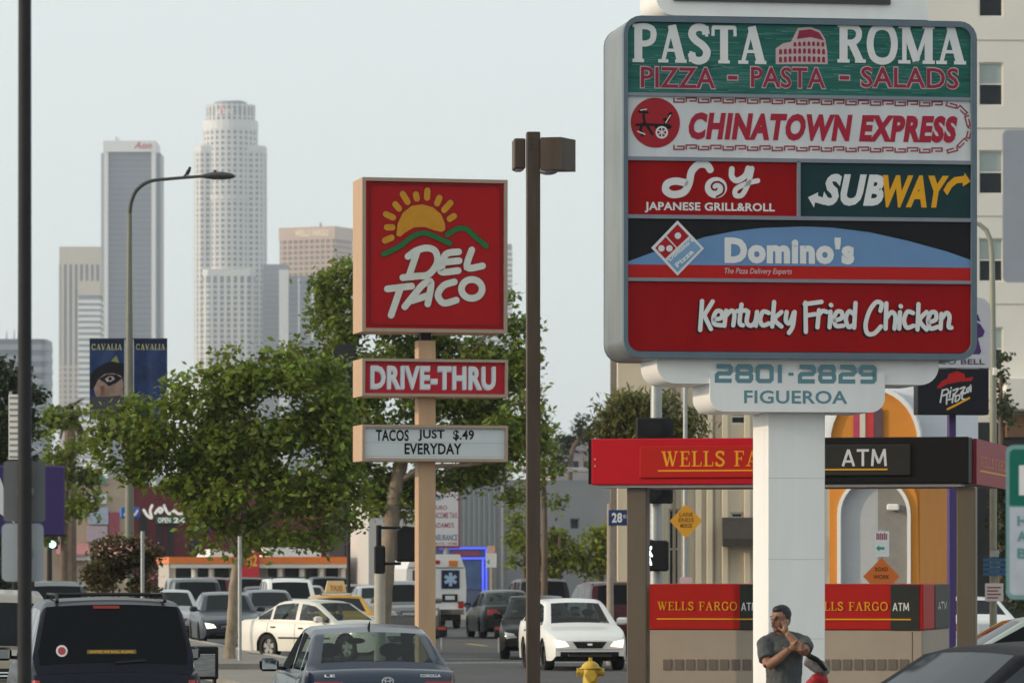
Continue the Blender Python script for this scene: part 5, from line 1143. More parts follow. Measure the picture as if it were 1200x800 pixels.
b.build('red_print', M('dull red board'), t, kind='stuff')
# near road signs at the right edge
D = 27
t = Thing('guide_sign', 'out of focus green and white road sign cut off by the right edge', 'sign', at(1215,D))
X = lambda px: (px-600)/FPX*D-t.x; Zp = lambda y: zat(y,D)
b = MB(); b.prism(rrect(X(1179),Zp(702),X(1251),Zp(521),.045),0,.004); b.build('plate', M('sign edge teal', (.16,.30,.30), .4), t)
b = MB(); b.prism(rrect(X(1183),Zp(592),X(1247),Zp(526),.03,'cd'),-.003,-.001); b.build('green_field', M('guide green', (.0,.12,.085), .4), t)
b = MB(); b.prism(rrect(X(1183),Zp(697),X(1247),Zp(594),.03,'ab'),-.003,-.001); b.build('white_field', M('guide white', (.42,.46,.52), .4), t)
text('1', t, (X(1194),Zp(580),X(1205),Zp(545)), -.006, M('print white'), .04)
for k,yy in enumerate((604,622,642)): text('H A B'.split()[k], t, (X(1192),Zp(yy+12),X(1203),Zp(yy)), -.006, M('print teal', (.10,.25,.25), .5), .03)
b = MB(); b.cyl((0,.06,0),(0,.06,Zp(140)),.03,n=10); b.build('post', galv, t)
for y_ in (560,660): b = MB(); b.box(-.03,.03,.005,.05,Zp(y_+4),Zp(y_)); b.build('clamp', galv, t)
b = MB(); b.prism(rrect(X(1175),Zp(331),X(1255),Zp(152),.035),.0,.004); b.build('sign_back', M('lilac grey sign back', (.29,.31,.36), .45, .2, var=.06), t)
# thin posts, far green light
for px,yt,D,lab in ((281,628,100.5,'thin grey sign post standing right against the pale tree trunk'),(167,622,108,'thin pale post standing in front of the oleander bush')):
    t = Thing('sign_post', lab, 'post', at(px,D)); b = MB(); b.cyl((0,0,0),(0,0,zat(yt,D)),.045,n=10); b.build('pole', galv, t, smooth=True)
    b = MB(); b.bbox(-.06,.06,-.06,.06,0,.04,.01); b.build('foot', galv, t)
D = 165
t = Thing('traffic_signal', 'far traffic signal with its green light on, beside the left street tree', 'traffic signal', at(58,D))
b = MB(); b.cyl((0,0,0),(0,0,zat(560,D)),.11,.08,10); b.build('mast', steel_bk, t, smooth=True)
b = MB(); b.bbox(-.02,.32,-.25,-.1,zat(643,D),zat(612,D),.03); b.build('head', black_m, t)
b = MB(); b.cyl((.13,-.27,zat(637.5,D)),(.13,-.251,zat(637.5,D)),.13,n=14); b.build('lens', M('lit green lens', (.55,1,.85), .3, emit=2.5, var=0), t)
# hydrant
D = 63
t = Thing('fire_hydrant', 'yellow fire hydrant in front of the white sedan', 'hydrant', at(692,D))
hy = M('hydrant yellow', (.52,.36,.05), .55, var=.2, vs=8, bump=.1)
k = D/FPX; zt = zat(770,D); 
b = MB(); b.tube([(0,0,0),(0,0,.05),(0,0,.051),(0,0,zt-.15)],[.17,.17,.11,.105],16); b.build('barrel', hy, t, smooth=True, sharp=40)
b = MB(); b.tube([(0,0,zt-.15),(0,0,zt-.135),(0,0,zt-.13),(0,0,zt-.10),(0,0,zt-.06),(0,0,zt-.045)],[.15,.15,.125,.115,.07,.03],16); b.build('bonnet', hy, t, smooth=True, sharp=40)
b = MB(); b.cyl((0,0,zt-.046),(0,0,zt),.026,n=5); b.build('operating_nut', hy, t)
for sx in (-1,1):
    b = MB(); b.cyl((sx*.09,0,zt-.20),(sx*.165,0,zt-.20),.055,n=12); b.cyl((sx*.165,0,zt-.20),(sx*.19,0,zt-.20),.066,n=6); b.build('side_outlet', hy, t)
b = MB(); b.cyl((0,-.08,zt-.24),(0,-.17,zt-.24),.075,n=14); b.cyl((0,-.17,zt-.24),(0,-.195,zt-.24),.085,n=6); b.build('front_outlet', hy, t)
# marker posts by the crossing
for px,lab in ((518,'red and black topped marker post right of the tan post, by the ambulance'),(585,'red and black topped marker post beside the black sedan')):
    D = 118; t = Thing('marker_post', lab, 'post', at(px,D), 0, 'marker posts along the road')
    b = MB(); b.cyl((0,0,0),(0,0,zat(741,D)),.035,n=8); b.build('stem', galv, t)
    b = MB(); b.bbox(-.13,.13,-.1,.1,zat(746,D),zat(733,D),.03); b.build('head', black_m, t)
    b = MB(); b.bbox(-.1,.1,-.104,-.1005,zat(737.5,D),zat(734,D),.001); b.build('reflector', M('reflector red', (.35,.05,.03), .4), t)
# news rack behind the off-roader
D = 78
t = Thing('news_rack', 'black newspaper rack with a pale grey front beside the dark off-roader', 'news rack', at(240,D), A)
q = frameface(t,223,757,256,880,0); zt = q[3]
b = MB(); b.bbox(q[0],q[2],0,.45,.25,zt,.02); b.build('case', black_m, t)
p = frameface(t,227,768,252,792,-.003); b = MB(); b.box(p[0],p[2],-.012,-.001,p[1],p[3]); b.build('window', M('pale paper behind glass', (.22,.23,.23), .4, var=.5, vs=14, stretch=(.3,1,3)), t)
b = MB(); b.box(p[0],p[2],-.016,-.0005,p[3]+.01,p[3]+.03); b.build('strip', M('pale trim'), t)
b = MB(); [b.box(x_,x_+.04,.05,.4,0,.25) for x_ in (q[0]+.03,q[2]-.07)]; b.build('stand', black_m, t)
# ---------------------------------------------------------------- vehicles
SPEC = {
 # L, W, H, wheel radius, axle positions, belt profile (x from the nose, z), roof profile (x, z)
 'sedan': dict(L=4.65,W=1.74,H=1.46,wr=.315,ax=(.88,3.55),belt=[(0,.60),(.10,.69),(.5,.80),(1.2,.92),(3.6,.95),(4.0,1.0),(4.5,1.0),(4.62,.92),(4.65,.86)],
   roof=[(1.15,.93),(1.95,1.375),(2.25,1.43),(2.75,1.46),(3.2,1.43),(3.45,1.375),(4.12,1.01)],pil=[(2.55,2.65),(3.42,3.50)],rw=.735,door=(1.6,2.6,3.5)),
 'old_sedan': dict(L=4.45,W=1.69,H=1.38,wr=.30,ax=(.85,3.40),belt=[(0,.56),(.08,.64),(.5,.74),(1.25,.85),(3.4,.90),(3.9,.93),(4.3,.92),(4.42,.84),(4.45,.78)],
   roof=[(1.25,.86),(2.0,1.30),(2.3,1.355),(2.7,1.38),(3.05,1.355),(3.25,1.31),(3.90,.94)],pil=[(2.42,2.54),(3.28,3.36)],rw=.735,door=(1.7,2.5,3.4)),
 'suv': dict(L=4.75,W=1.86,H=1.79,wr=.37,ax=(.92,3.75),belt=[(0,.72),(.08,.86),(.5,1.0),(1.2,1.06),(3.9,1.10),(4.62,1.10),(4.72,1.04),(4.75,.9)],
   roof=[(1.2,1.07),(1.85,1.66),(2.2,1.75),(3.0,1.79),(4.1,1.77),(4.34,1.71),(4.68,1.10)],pil=[(2.62,2.74),(3.5,3.64),(4.2,4.32)],rw=.79,door=(1.7,2.68,3.55)),
 'big_suv': dict(L=4.9,W=1.98,H=1.76,wr=.38,ax=(.95,3.85),belt=[(0,.72),(.08,.86),(.5,1.0),(1.2,1.06),(3.9,1.02),(4.74,1.0),(4.86,.96),(4.9,.86)],
   roof=[(1.2,1.07),(1.85,1.66),(2.2,1.73),(3.0,1.76),(4.2,1.74),(4.42,1.69),(4.82,1.0)],pil=[(2.62,2.72),(3.5,3.62),(4.3,4.38)],rw=.74,door=(1.7,2.68,3.55)),
 'van': dict(L=4.9,W=1.92,H=1.78,wr=.34,ax=(.95,3.85),belt=[(0,.70),(.1,.82),(.6,.95),(1.0,1.0),(4.0,1.05),(4.75,1.05),(4.88,1.0),(4.9,.9)],
   roof=[(.95,1.0),(1.75,1.60),(2.1,1.72),(3.0,1.78),(4.3,1.76),(4.6,1.70),(4.84,1.05)],pil=[(2.5,2.62),(3.5,3.64),(4.42,4.52)],rw=.80,door=(1.6,2.56,3.55)),
 'pickup': dict(L=5.2,W=1.86,H=1.74,wr=.36,ax=(.95,4.1),belt=[(0,.80),(.08,.93),(.5,1.02),(1.35,1.06),(3.0,1.08),(5.1,1.08),(5.18,1.04),(5.2,.95)],
   roof=[(1.35,1.06),(2.0,1.62),(2.3,1.71),(2.7,1.74),(3.0,1.70),(3.1,1.62),(3.25,1.08)],pil=[(2.5,2.6)],rw=.78,door=(1.7,2.55,3.1)),
}
tyre_m = M('tyre rubber', (.018,.018,.018), .85, var=.2); rim_m = M('alloy rim', (.17,.17,.175), .3, .8, var=.1); tint = M('tinted glass', (.003,.004,.006), .04, var=0, spec=.10)
chrome = M('chrome', (.6,.6,.6), .12, 1, var=.05); redl = M('tail lamp red', (.30,.012,.012), .2, var=.1, coat=.5); clear_l = M('headlamp glass', (.42,.43,.43), .08, .4, var=.15); amber = M('amber lamp', (.55,.17,.02), .25); trim_b = M('black trim', (.018,.018,.019), .5, var=.1); seal = M('window seal', (.012,.012,.012), .6)
lit = M('lit headlamp', (1,.86,.62), .2, emit=1.8, var=0); interior = M('dark seats', (.03,.03,.033), .8, var=.15)
plate_m = M('number plate', (.55,.56,.60), .5, var=.1)
def paint(nm, col, metal=.0, rough=.32, coat=.31): return M('car paint '+nm, col, rough, metal, var=.03, vs=2, coat=coat, spec=.3 if coat > .3 else .12)
_car = {}
def car_meshes(kind):
    if kind in _car: return _car[kind]
    S = SPEC[kind]; L, W = S['L'], S['W']; hw0 = W/2; ra = S['wr']+.055
    bx, bz = zip(*S['belt']); rx, rz = zip(*S['roof']); c0, c1 = rx[0], rx[-1]; Hm = S['H']
    keys = [0,.02,.06,.12,.2,L-.2,L-.12,L-.06,L-.02,L]+list(rx)
    for p in S['pil']: keys += list(p)
    for a in S['ax']: keys += [a+ra*math.cos(t) for t in np.linspace(0,PI,13)]
    xs = sorted(keys+list(np.linspace(.25,L-.25,34))); X = [xs[0]]
    for x in xs[1:]:
        if x-X[-1] > .012: X.append(x)
    if X[-1] < L: X[-1] = L
    rows = 17; ring_ = []
    for x in X:
        zb = float(np.interp(x,bx,bz)); zr = float(np.interp(x,rx,rz)) if c0 < x < c1 else zb
        zr = max(zr, zb)
        pl = 1.0
        if x < .9: pl = 1-.17*((.9-x)/.9)**2.6
        if x > L-.7: pl = 1-.11*((x-L+.7)/.7)**2.4
        hw = hw0*pl
        zs = .21+ (.10*((.25-x)/.25)**2 if x < .25 else 0)+(.12*((x-L+.25)/.25)**2 if x > L-.25 else 0)
        arch = False
        for a in S['ax']:
            if abs(x-a) < ra-.002: zs = max(zs, S['wr']+math.sqrt(max(0,ra**2-(x-a)**2))); arch = True
        pts = []
        zt = zb
        for t in (0,.05,.3,.55,.8,.95,1.0):
            z = zs+(zt-zs)*t; f = z/zb
            pr = .955+.045*math.sin(min(1,f*1.25)*PI*.62)/math.sin(PI*.5) if f < .72 else 1.0-.055*((f-.72)/.28)**1.8
            pts.append((hw*min(1.0,pr), z))
        h = zr-zb; g = min(1, h/(Hm-1.0)); yb_ = hw*.915; yr = hw0*(.915-(.915-S['rw'])*g) if h > .001 else hw*.90
        yr = min(yr, yb_)
        cr = .028 if h < .02 else .03
        pts.append((yb_, zb+.012))                                   # 7 base of the side glass
        for q in (.10,.5,.90): pts.append((yb_+(yr-yb_)*(q**1.15), zb+.012+(max(0,h-.012))*q))   # 8 9 10
        pts.append((yr*.975, zb+.014+max(0,h-.008)*.985))            # 11 rail
        for q in (.93,.8,.55,.28,0): pts.append((yr*q, zr+.014+cr*(1-q*q)))      # 12..16
        ring_.append(pts)
    parts = {}
    def grp(n): return parts.setdefault(n, [])
    nV = len(X)
    V = []
    for side in (1,-1):
        for i in range(nV):
            for j in range(rows): y,z = ring_[i][j]; V.append((L/2-X[i]*1.0, side*y, z))
    idx = lambda sd,i,j: (0 if sd > 0 else nV*rows)+i*rows+j
    hgt = lambda x: (float(np.interp(x,rx,rz)) if c0 < x < c1 else 0)-float(np.interp(x,bx,bz))
    ws0, ws1 = rx[0]+.04, rx[1]-.0; bk1 = rx[-1]-.05; bk0 = rx[-2]+.0
    for sd in (1,-1):
        for i in range(nV-1):
            xm = (X[i]+X[i+1])/2
            for j in range(rows-1):
                q = [idx(sd,i,j),idx(sd,i+1,j),idx(sd,i+1,j+1),idx(sd,i,j+1)]
                if sd < 0: q.reverse()
                n = 'body'
                if 8 <= j <= 9 and hgt(X[i]) > .10 and hgt(X[i+1]) > .10 and not any(a-.001 <= xm <= b_+.001 for a,b_ in S['pil']):
                    k = sum(1 for a,b_ in S['pil'] if xm > b_); n = f'side_window{k}{"L" if sd>0 else "R"}'
                if 13 <= j and ws0 < xm < ws1: n = 'windshield'
                if (12 if kind == 'big_suv' else 13) <= j and bk0 < xm < bk1: n = 'rear_window'
                if n != 'body' and n[:4] != 'side': pass
                grp(n).append(tuple(q))
    # closing nose and tail
    for i,sx in ((0,1),(nV-1,-1)):
        loop = [idx(1,i,j) for j in range(rows)]+[idx(-1,i,j) for j in range(rows-2,-1,-1)]
        zc = sum(V[k][2] for k in loop)/len(loop); V.append((V[loop[0]][0]+sx*.02, 0, .55)); c_ = len(V)-1
        for a in range(len(loop)):
            p,q = loop[a], loop[(a+1)%len(loop)]; grp('body').append((c_,q,p) if sx > 0 else (c_,p,q))
    bm = bmesh.new(); vv = [bm.verts.new(v) for v in V]
    for f in sum(parts.values(), []):
        try: bm.faces.new([vv[k] for k in f])
        except ValueError: pass
    bvh = BVHTree.FromBMesh(bm); bm.free()
    out = {}
    for n, fs in parts.items():
        used = sorted({k for f in fs for k in f}); mp = {k:i for i,k in enumerate(used)}
        b = MB(); b.v = [V[k] for k in used]; b.f = [tuple(mp[k] for k in f) for f in fs]; b.mi = [0]*len(b.f)
        out[n] = b
    _car[kind] = (S, out, bvh); return _car[kind]
def patch(bvh, quad, axis, sgn_, off=.006, nu=8, nv=4, L=5):
    """four corners (a,b) on a body side, shrink-wrapped and lifted by off; axis 'x' uses (y,z), 'y' uses (x,z)"""
    b = MB(); P = []
    (a0,b0),(a1,b1),(a2,b2),(a3,b3) = quad
    for j in range(nv+1):
        v = j/nv
        for i in range(nu+1):
            u = i/nu; p = (a0*(1-u)+a1*u)*(1-v)+(a3*(1-u)+a2*u)*v; q = (b0*(1-u)+b1*u)*(1-v)+(b3*(1-u)+b2*u)*v
            o = Vector((sgn_*6,p,q)) if axis == 'x' else Vector((p,sgn_*3,q)); d = Vector((-sgn_,0,0)) if axis == 'x' else Vector((0,-sgn_,0))
            h = bvh.ray_cast(o, d); loc = h[0] if h[0] is not None else o+d*(6-L/2 if axis == 'x' else 2.2)
            P.append(loc-d*off)
    fs = []
    for j in range(nv):
        for i in range(nu):
            k = j*(nu+1)+i; f = (k,k+1,k+nu+2,k+nu+1)
            fs.append(f if (sgn_ > 0) == (axis == 'x') else tuple(reversed(f)))
    return b.add(P, fs)
_wheel = {}
def wheel(root, x, y, r, rim=rim_m):
    if r not in _wheel:
        b = MB(); sec = [(r*.66,-.10),(r*.93,-.105),(r,-.075),(r,.075),(r*.93,.105),(r*.66,.10)]; n = 28
        vs = [(a*math.cos(2*PI*i/n),yy,a*math.sin(2*PI*i/n)) for i in range(n) for a,yy in sec]; k = len(sec)
        b.add(vs, [(i*k+j,((i+1)%n)*k+j,((i+1)%n)*k+(j+1)%k,i*k+(j+1)%k) for i in range(n) for j in range(k)])
        ty = b.mesh('tyre', tyre_m, True, 40)
        b = MB(); b.cyl((0,-.06,0),(0,.06,0),r*.67,n=24); b.cyl((0,-.075,0),(0,.075,0),r*.16,n=10)
        rm = b.mesh('rim', rim, True, 30)
        b = MB()
        for sd in (-1,1):
            for i in range(5):
                a = 2*PI*i/5+.3
                for da in (-.28,): 
                    c_,s_ = math.cos(a+PI/5),math.sin(a+PI/5); q = []
                    for rr,dd in ((r*.28,.06),(r*.58,.20),(r*.58,-.20),(r*.28,-.06)): q.append((rr*math.cos(a+PI/5+dd*1.3), sd*.0625, rr*math.sin(a+PI/5+dd*1.3)))
                    b.add(q,[(0,1,2,3)])
        sl = b.mesh('rim_slots', trim_b)
        _wheel[r] = (ty, rm, sl)
    ty, rm, sl = _wheel[r]; e = put('wheel', ty, root); e.location = (x,y,r)
    put('rim', rm, e); put('rim_slots', sl, e, kind='stuff'); return e
def car(name, kind, label, px, D, head, pm, ref='c', group='vehicles in the street and lots', lights=clear_l, glass=None, z=0, rack=False, extras=None, cat='car', seats=False, plate=True, bars=True, trim=False, hoff=None):
    """head: direction the nose points, degrees from the street's far direction; ref says which end stands at (px, D)"""
    S, parts, bvh = car_meshes(kind); L, W, H = S['L'], S['W'], S['H']; glass = glass or tint
    ang = PI/2+A+math.radians(head); dv = Vector((math.cos(ang), math.sin(ang), 0)); p = at(px, D)
    if ref == 'r': p = p+dv*L/2
    if ref == 'f': p = p-dv*L/2
    t = Thing(name, label, cat, p, ang, group, z); r = t.root
    body = None
    for n, b in parts.items():
        key = (kind, n, pm.name if n == 'body' else glass.name)
        nn = 'side_window' if n.startswith('side') else n
        if key not in _car: _car[key] = b.mesh(nn, pm if n == 'body' else glass, True, 32)
        o = put(nn, _car[key], r)
        if n == 'body': body = o
    hx = L/2
    def pt(nm, quad, axis, sg, mat, off=.006, nu=8, nv=4, par=None):
        key = (kind, nm, mat.name, tuple(map(tuple,quad)), sg)
        if key not in _car: _car[key] = patch(bvh, quad, axis, sg, off, nu, nv).mesh(nm, mat, True, 50)
        return put(nm, _car[key], par or r)
    zf = np.interp(.06,*zip(*S['belt'])); hw = W/2; tall = kind in ('suv','big_suv','van','pickup')
    for sy in (1,-1):
        # lamps, mirrors, handles, wheels
        zl_ = zf-.03; hl = .17 if tall else .14
        pt('headlight', [(sy*hw*.50,zl_-hl*.75),(sy*hw*.80,zl_-hl*.95),(sy*hw*.86,zl_+.03),(sy*hw*.60,zl_-.01)] if sy > 0 else [(sy*hw*.80,zl_-hl*.95),(sy*hw*.50,zl_-hl*.75),(sy*hw*.60,zl_-.01),(sy*hw*.86,zl_+.03)], 'x', 1, lights, .012)
        if kind == 'big_suv': q = [(hw*.80,.70),(hw*.93,.70),(hw*.92,.93),(hw*.80,.93)]
        elif tall: q = [(hw*.74,.74),(hw*.88,.74),(hw*.87,1.04),(hw*.76,1.04)]
        else: q = [(hw*.45,.73),(hw*.875,.73),(hw*.865,.90),(hw*.52,.90)]
        if sy < 0: q = [(-a,c) for a,c in (q[1],q[0],q[3],q[2])]
        pt('tail_light', q, 'x', -1, redl, .012)
        for k in range(2):
            xh = L/2-S['door'][k+1]+.12; zb_ = float(np.interp(S['door'][k+1],*zip(*S['belt'])))-.13
            q = [(xh,zb_-.018),(xh+.15,zb_-.018),(xh+.15,zb_+.018),(xh,zb_+.018)]
            pt('door_handle', q, 'y', sy, trim_b, .02, 2, 1)
        for x_ in S['door']:
            xh = L/2-x_; zt = float(np.interp(x_,*zip(*S['belt'])))-.03
            pt('door_seam', [(xh-.006,.3),(xh+.006,.3),(xh+.006,zt),(xh-.006,zt)], 'y', sy, seal, .003, 1, 6)
        if trim: pt('side_moulding', [(L/2-3.2,.50),(L/2-1.35,.50),(L/2-1.35,.54),(L/2-3.2,.54)], 'y', sy, trim_b, .012, 8, 1)
        xm = L/2-S['roof'][0][0]-.42; zm = float(np.interp(S['roof'][0][0]+.4,*zip(*S['belt'])))+.10
        key = (kind,'mirror',pm.name,sy)
        if key not in _car:
            b = MB(); y0,y1 = sorted((sy*(hw-.03),sy*(hw+.19))); b.bbox(xm-.05,xm+.09,y0,y1,zm-.075,zm+.075,.035); b.box(xm,xm+.05,*sorted((sy*(hw-.14),sy*(hw-.02))),zm-.06,zm-.02); _car[key] = b.mesh('side_mirror', pm)
        mo = put('side_mirror', _car[key], r)
        key = (kind,'mglass',sy)
        if key not in _car: b = MB(); y0,y1 = sorted((sy*(hw-.005),sy*(hw+.165))); b.box(xm-.056,xm-.051,y0,y1,zm-.05,zm+.05); _car[key] = b.mesh('mirror_glass', M('mirror silver', (.55,.58,.6), .05, 1, var=0))
        put('mirror_glass', _car[key], mo)
        for a in S['ax']: wheel(r, L/2-a, sy*(hw-.125), S['wr'])
    g0 = zf-.05
    pt('grille', [(-hw*.30,g0-.13),(hw*.30,g0-.13),(hw*.42,g0+.01),(-hw*.42,g0+.01)], 'x', 1, trim_b, .010, 8, 3)
    pt('lower_grille', [(-hw*.5,.30),(hw*.5,.30),(hw*.55,.40),(-hw*.55,.40)], 'x', 1, trim_b, .010, 8, 2)
    for sy in (1,-1): pt('fog_recess', [(sy*hw*.62-.08,.31),(sy*hw*.62+.08,.31),(sy*hw*.62+.08,.40),(sy*hw*.62-.08,.40)], 'x', 1, trim_b, .010, 2, 1)
    for z_ in ((g0-.09,g0-.045) if bars else ()): pt('grille_bar', [(-hw*.35,z_-.008),(hw*.35,z_-.008),(hw*.35,z_+.008),(-hw*.35,z_+.008)], 'x', 1, chrome, .016, 8, 1)
    pt('front_bumper_seam', [(-hw*.8,g0-.165),(hw*.8,g0-.165),(hw*.8,g0-.155),(-hw*.8,g0-.155)], 'x', 1, seal, .004, 12, 1)
    zq = .80 if not tall else .86
    if plate: pt('number_plate', [(-.155,zq-.08),(.155,zq-.08),(.155,zq+.08),(-.155,zq+.08)], 'x', -1, plate_m, .014, 2, 1)
    pt('rear_bumper_seam', [(-hw*.86,.60),(hw*.86,.60),(hw*.86,.612),(-hw*.86,.612)], 'x', -1, seal, .004, 12, 1)
    if tall: pt('rear_bumper', [(-hw*.86,.36),(hw*.86,.36),(hw*.86,.56),(-hw*.86,.56)], 'x', -1, trim_b, .03, 12, 2)
    key = (kind,'floor')
    if key not in _car: b = MB(); b.box(-L/2+.35,L/2-.35,-hw+.24,hw-.24,.20,.45); _car[key] = b.mesh('underbody', trim_b)
    put('underbody', _car[key], r)
    if seats:
        key = (kind,'seats')
        if key not in _car:
            b = MB(); zb_ = 1.0
            b.box(-L/2+.75,L/2-1.5,-hw+.22,hw-.22,.5,.72)
            for x_,ys in ((L/2-2.35,(-.36,.36)),(L/2-3.42,(-.38,0,.38))):
                for y_ in ys:
                    b.bbox(x_-.10,x_+.10,y_-.24,y_+.24,.6,1.08,.06)
            b.bbox(L/2-1.75,L/2-1.3,-hw+.25,hw-.25,.6,.93,.05); _car[key] = b.mesh('seats', interior)
            b = MB()
            for y_ in (-.36,.36): b.ell((L/2-2.38,y_,1.20),(.06,.14,.085),12,8); b.cyl((L/2-2.38,y_-.05,1.05),(L/2-2.38,y_-.05,1.2),.012,n=6); b.cyl((L/2-2.38,y_+.05,1.05),(L/2-2.38,y_+.05,1.2),.012,n=6)
            b.ell((L/2-1.95,0,1.30),(.02,.12,.035),10,6); _car[(kind,'hr')] = b.mesh('headrests', interior, True)
        put('seats', _car[key], r); put('headrests', _car[(kind,'hr')], r)
    if rack:
        b = MB(); z_ = H+.075; xr = (L/2-2.1,-L/2+.55)
        for y_ in (-.58,.58): b.tube([(xr[0],y_,z_-.07),(xr[0]-.12,y_,z_),(xr[1]+.12,y_,z_),(xr[1],y_,z_-.07)],.018,8)
        for x_ in (xr[0]-.2,xr[1]+.25): b.cyl((x_,-.58,z_),(x_,.58,z_),.016,n=8)
        b.build('roof_rack', trim_b, r, smooth=True)
    t.S_, t.bvh, t.pt, t.Lc, t.hw = S, bvh, pt, L, hw
    return t
navy = paint('navy', (.005,.006,.014), .0, coat=.12); blue = paint('steel blue', (.010,.020,.045), .1, coat=.5); whitep = paint('white', (.68,.68,.67)); creamw = paint('ivory white', (.66,.64,.58)); blackp = paint('black', (.008,.008,.009), .0, coat=.2)
maroonp = paint('maroon', (.05,.007,.011), .1, coat=.2); silver = paint('silver', (.42,.43,.44), .7); greyp = paint('grey', (.16,.17,.18), .5); greenish = paint('dark teal', (.014,.02,.022), .1, coat=.25); taxi_y = paint('taxi yellow', (.66,.33,.02)); tanp = paint('champagne', (.22,.19,.15), .3); dred = paint('dark red', (.10,.012,.014), .3)
# near off-roader
c = car('suv', 'big_suv', 'dark navy off-roader with roof rack and a round sticker, seen from behind at lower left', 134, 49, 0, navy, 'r', rack=True, plate=False, cat='off-roader')
hb = c.S_['H']
def on_back(c, px, py):
    """point of the car's rear face that lies behind photo point"""
    k = (px-600)/FPX; cA_, sA_ = math.cos(c.r), math.sin(c.r); lx = -c.Lc/2
    ly = (k*(c.y+lx*sA_)-(c.x+lx*cA_))/(-sA_-k*cA_); Y = c.y+lx*sA_+ly*cA_
    return ly, EYE+(HZ-py)/FPX*Y-c.z
y_,z_ = on_back(c, 73.5, 762.5)
def disc_patch(c, y_, z_, r_, mat, off, nm):
    b = MB(); n = 20; P = []
    for k in range(n):
        h = c.bvh.ray_cast(Vector((-6,y_+r_*math.cos(2*PI*k/n),z_+r_*math.sin(2*PI*k/n))), Vector((1,0,0))); P.append((h[0] if h[0] is not None else Vector((-c.Lc/2,0,z_)))-Vector((off,0,0)))
    b.add(P,[tuple(range(n-1,-1,-1))]); return b.build(nm, mat, c.root)
disc_patch(c, y_, z_, .062, M('sticker white', (.62,.60,.60), .5), .008, 'sticker'); disc_patch(c, y_, z_, .042, M('sticker red', (.32,.04,.05), .5), .011, 'sticker_centre')
y0,z0 = on_back(c, 103, 766); y1,z1 = on_back(c, 161, 761)
c.pt('sticker_strip', [(y1,z0),(y0,z0),(y0,z1),(y1,z1)], 'x', -1, M('strip olive', (.10,.09,.03), .5), .008, 8, 1)
def back_text(c, st, pa, pb, mat, bold=.02, off=.012):
    y0,z0 = on_back(c,*pa); y1,z1 = on_back(c,*pb)
    def mp(u,v):
        h = c.bvh.ray_cast(Vector((-6,u,v)), Vector((1,0,0))); x_ = h[0].x if h[0] is not None else -c.Lc/2
        return (x_-off, u, v)
    V, F = text_mesh(st, bold); lo, hi = V.min(0), V.max(0); Un = (V-lo)/(hi-lo)
    b = MB(); b.add([mp(y0+(y1-y0)*a_, z0+(z1-z0)*c_) for a_,c_ in Un], F); return b.build('lettering', mat, c.root)
back_text(c, 'UNITED WE ROLL ALONG', (106,765), (158,762), M('print yellow'), .02)
y0,z0 = on_back(c, 112, 713); y1,z1 = on_back(c, 143, 709.5)
c.pt('brake_light', [(y1,z0),(y0,z0),(y0,z1),(y1,z1)], 'x', -1, M('dim brake red', (.22,.02,.01), .3), .014, 6, 1)
c.pt('wiper', [(-.35,1.13),(-.02,1.11),(-.02,1.13),(-.34,1.155)], 'x', -1, trim_b, .03, 6, 1)
# near blue sedan
c = car('sedan', 'sedan', 'dark blue sedan seen from behind in the foreground, headrests visible through its rear window', 450, 49.6, 0, blue, 'r', glass=glass_clear(), seats=True, plate=False)
b = MB()
yb_, zb_ = on_back(c, 454, 797.5)
for rx_,rz_,dz in ((.062,.042,0),(.026,.042,0),(.05,.018,.018)):
    q = [(yb_+rx_*math.cos(k), zb_+dz+rz_*math.sin(k)) for k in np.linspace(0,2*PI,20,endpoint=False)]
    b.strip(q, .011, 0, closed=True, mp=lambda u,v: (-c.Lc/2-.035,u,v))
b.build('emblem', M('silver badge', (.55,.56,.58), .3), c.root)
back_text(c, 'COROLLA', (493,793), (517,789.5), M('silver badge'), .02, .02); back_text(c, 'LE', (381,793), (393,790), M('silver badge'), .02, .02)
b = MB(); b.tube([(-.9,0,c.S_['H']-.01),(-.93,0,c.S_['H']+.03),(-1.03,0,c.S_['H']+.075)],[.035,.025,.008],8,sq=.5); b.build('antenna_fin', trim_b, c.root)
# dark car at the lower right corner
c = car('sedan', 'sedan', 'dark blue black car cut off by the lower right corner, nose to the left', 1178, 38.5, 118, paint('ink black', (.006,.006,.010), .0, .5, coat=.0), 'c', glass=M('smoked glass', (.03,.035,.045), .05, var=.2, vs=1, spec=.3))
# white sedan coming towards us
c = car('sedan', 'sedan', 'white sedan with lit headlights coming towards us beside the canopy post', 691, 96, 180, whitep, 'f', lights=lit, plate=False, bars=False, glass=glass_clear(), seats=True)
c.pt('emblem', [(-.05,.535),(.05,.535),(.05,.575),(-.05,.575)], 'x', 1, chrome, .02, 4, 1)
car('sedan', 'sedan', 'black sedan with bright chrome nose half hidden by the brown lamp pole', 628, 108, 171, blackp, 'f', glass=glass_clear(), seats=True)
car('sedan', 'sedan', 'dark greenish black sedan driving away, left of the brown lamp pole', 600, 141, 0, greenish, 'r', glass=glass_clear(), seats=True)
car('minivan', 'van', 'maroon minivan with dark rear glass driving away behind the white sedan', 733, 114, 0, maroonp, 'r', cat='minivan')
car('suv', 'suv', 'black off-roader roof showing between the lamp pole and the maroon minivan', 640, 150, 0, blackp, 'r', cat='off-roader')
car('pickup', 'pickup', 'grey pickup with a chrome bumper facing us between signal pole and tan post', 484, 140, 180, greyp, 'f', cat='pickup')
# turning white sedan
c = car('sedan', 'old_sedan', 'older ivory white sedan turning out of the driveway behind the tree trunk', 384, 108, -140, creamw, 'c', glass=glass_clear(), seats=True, trim=True)
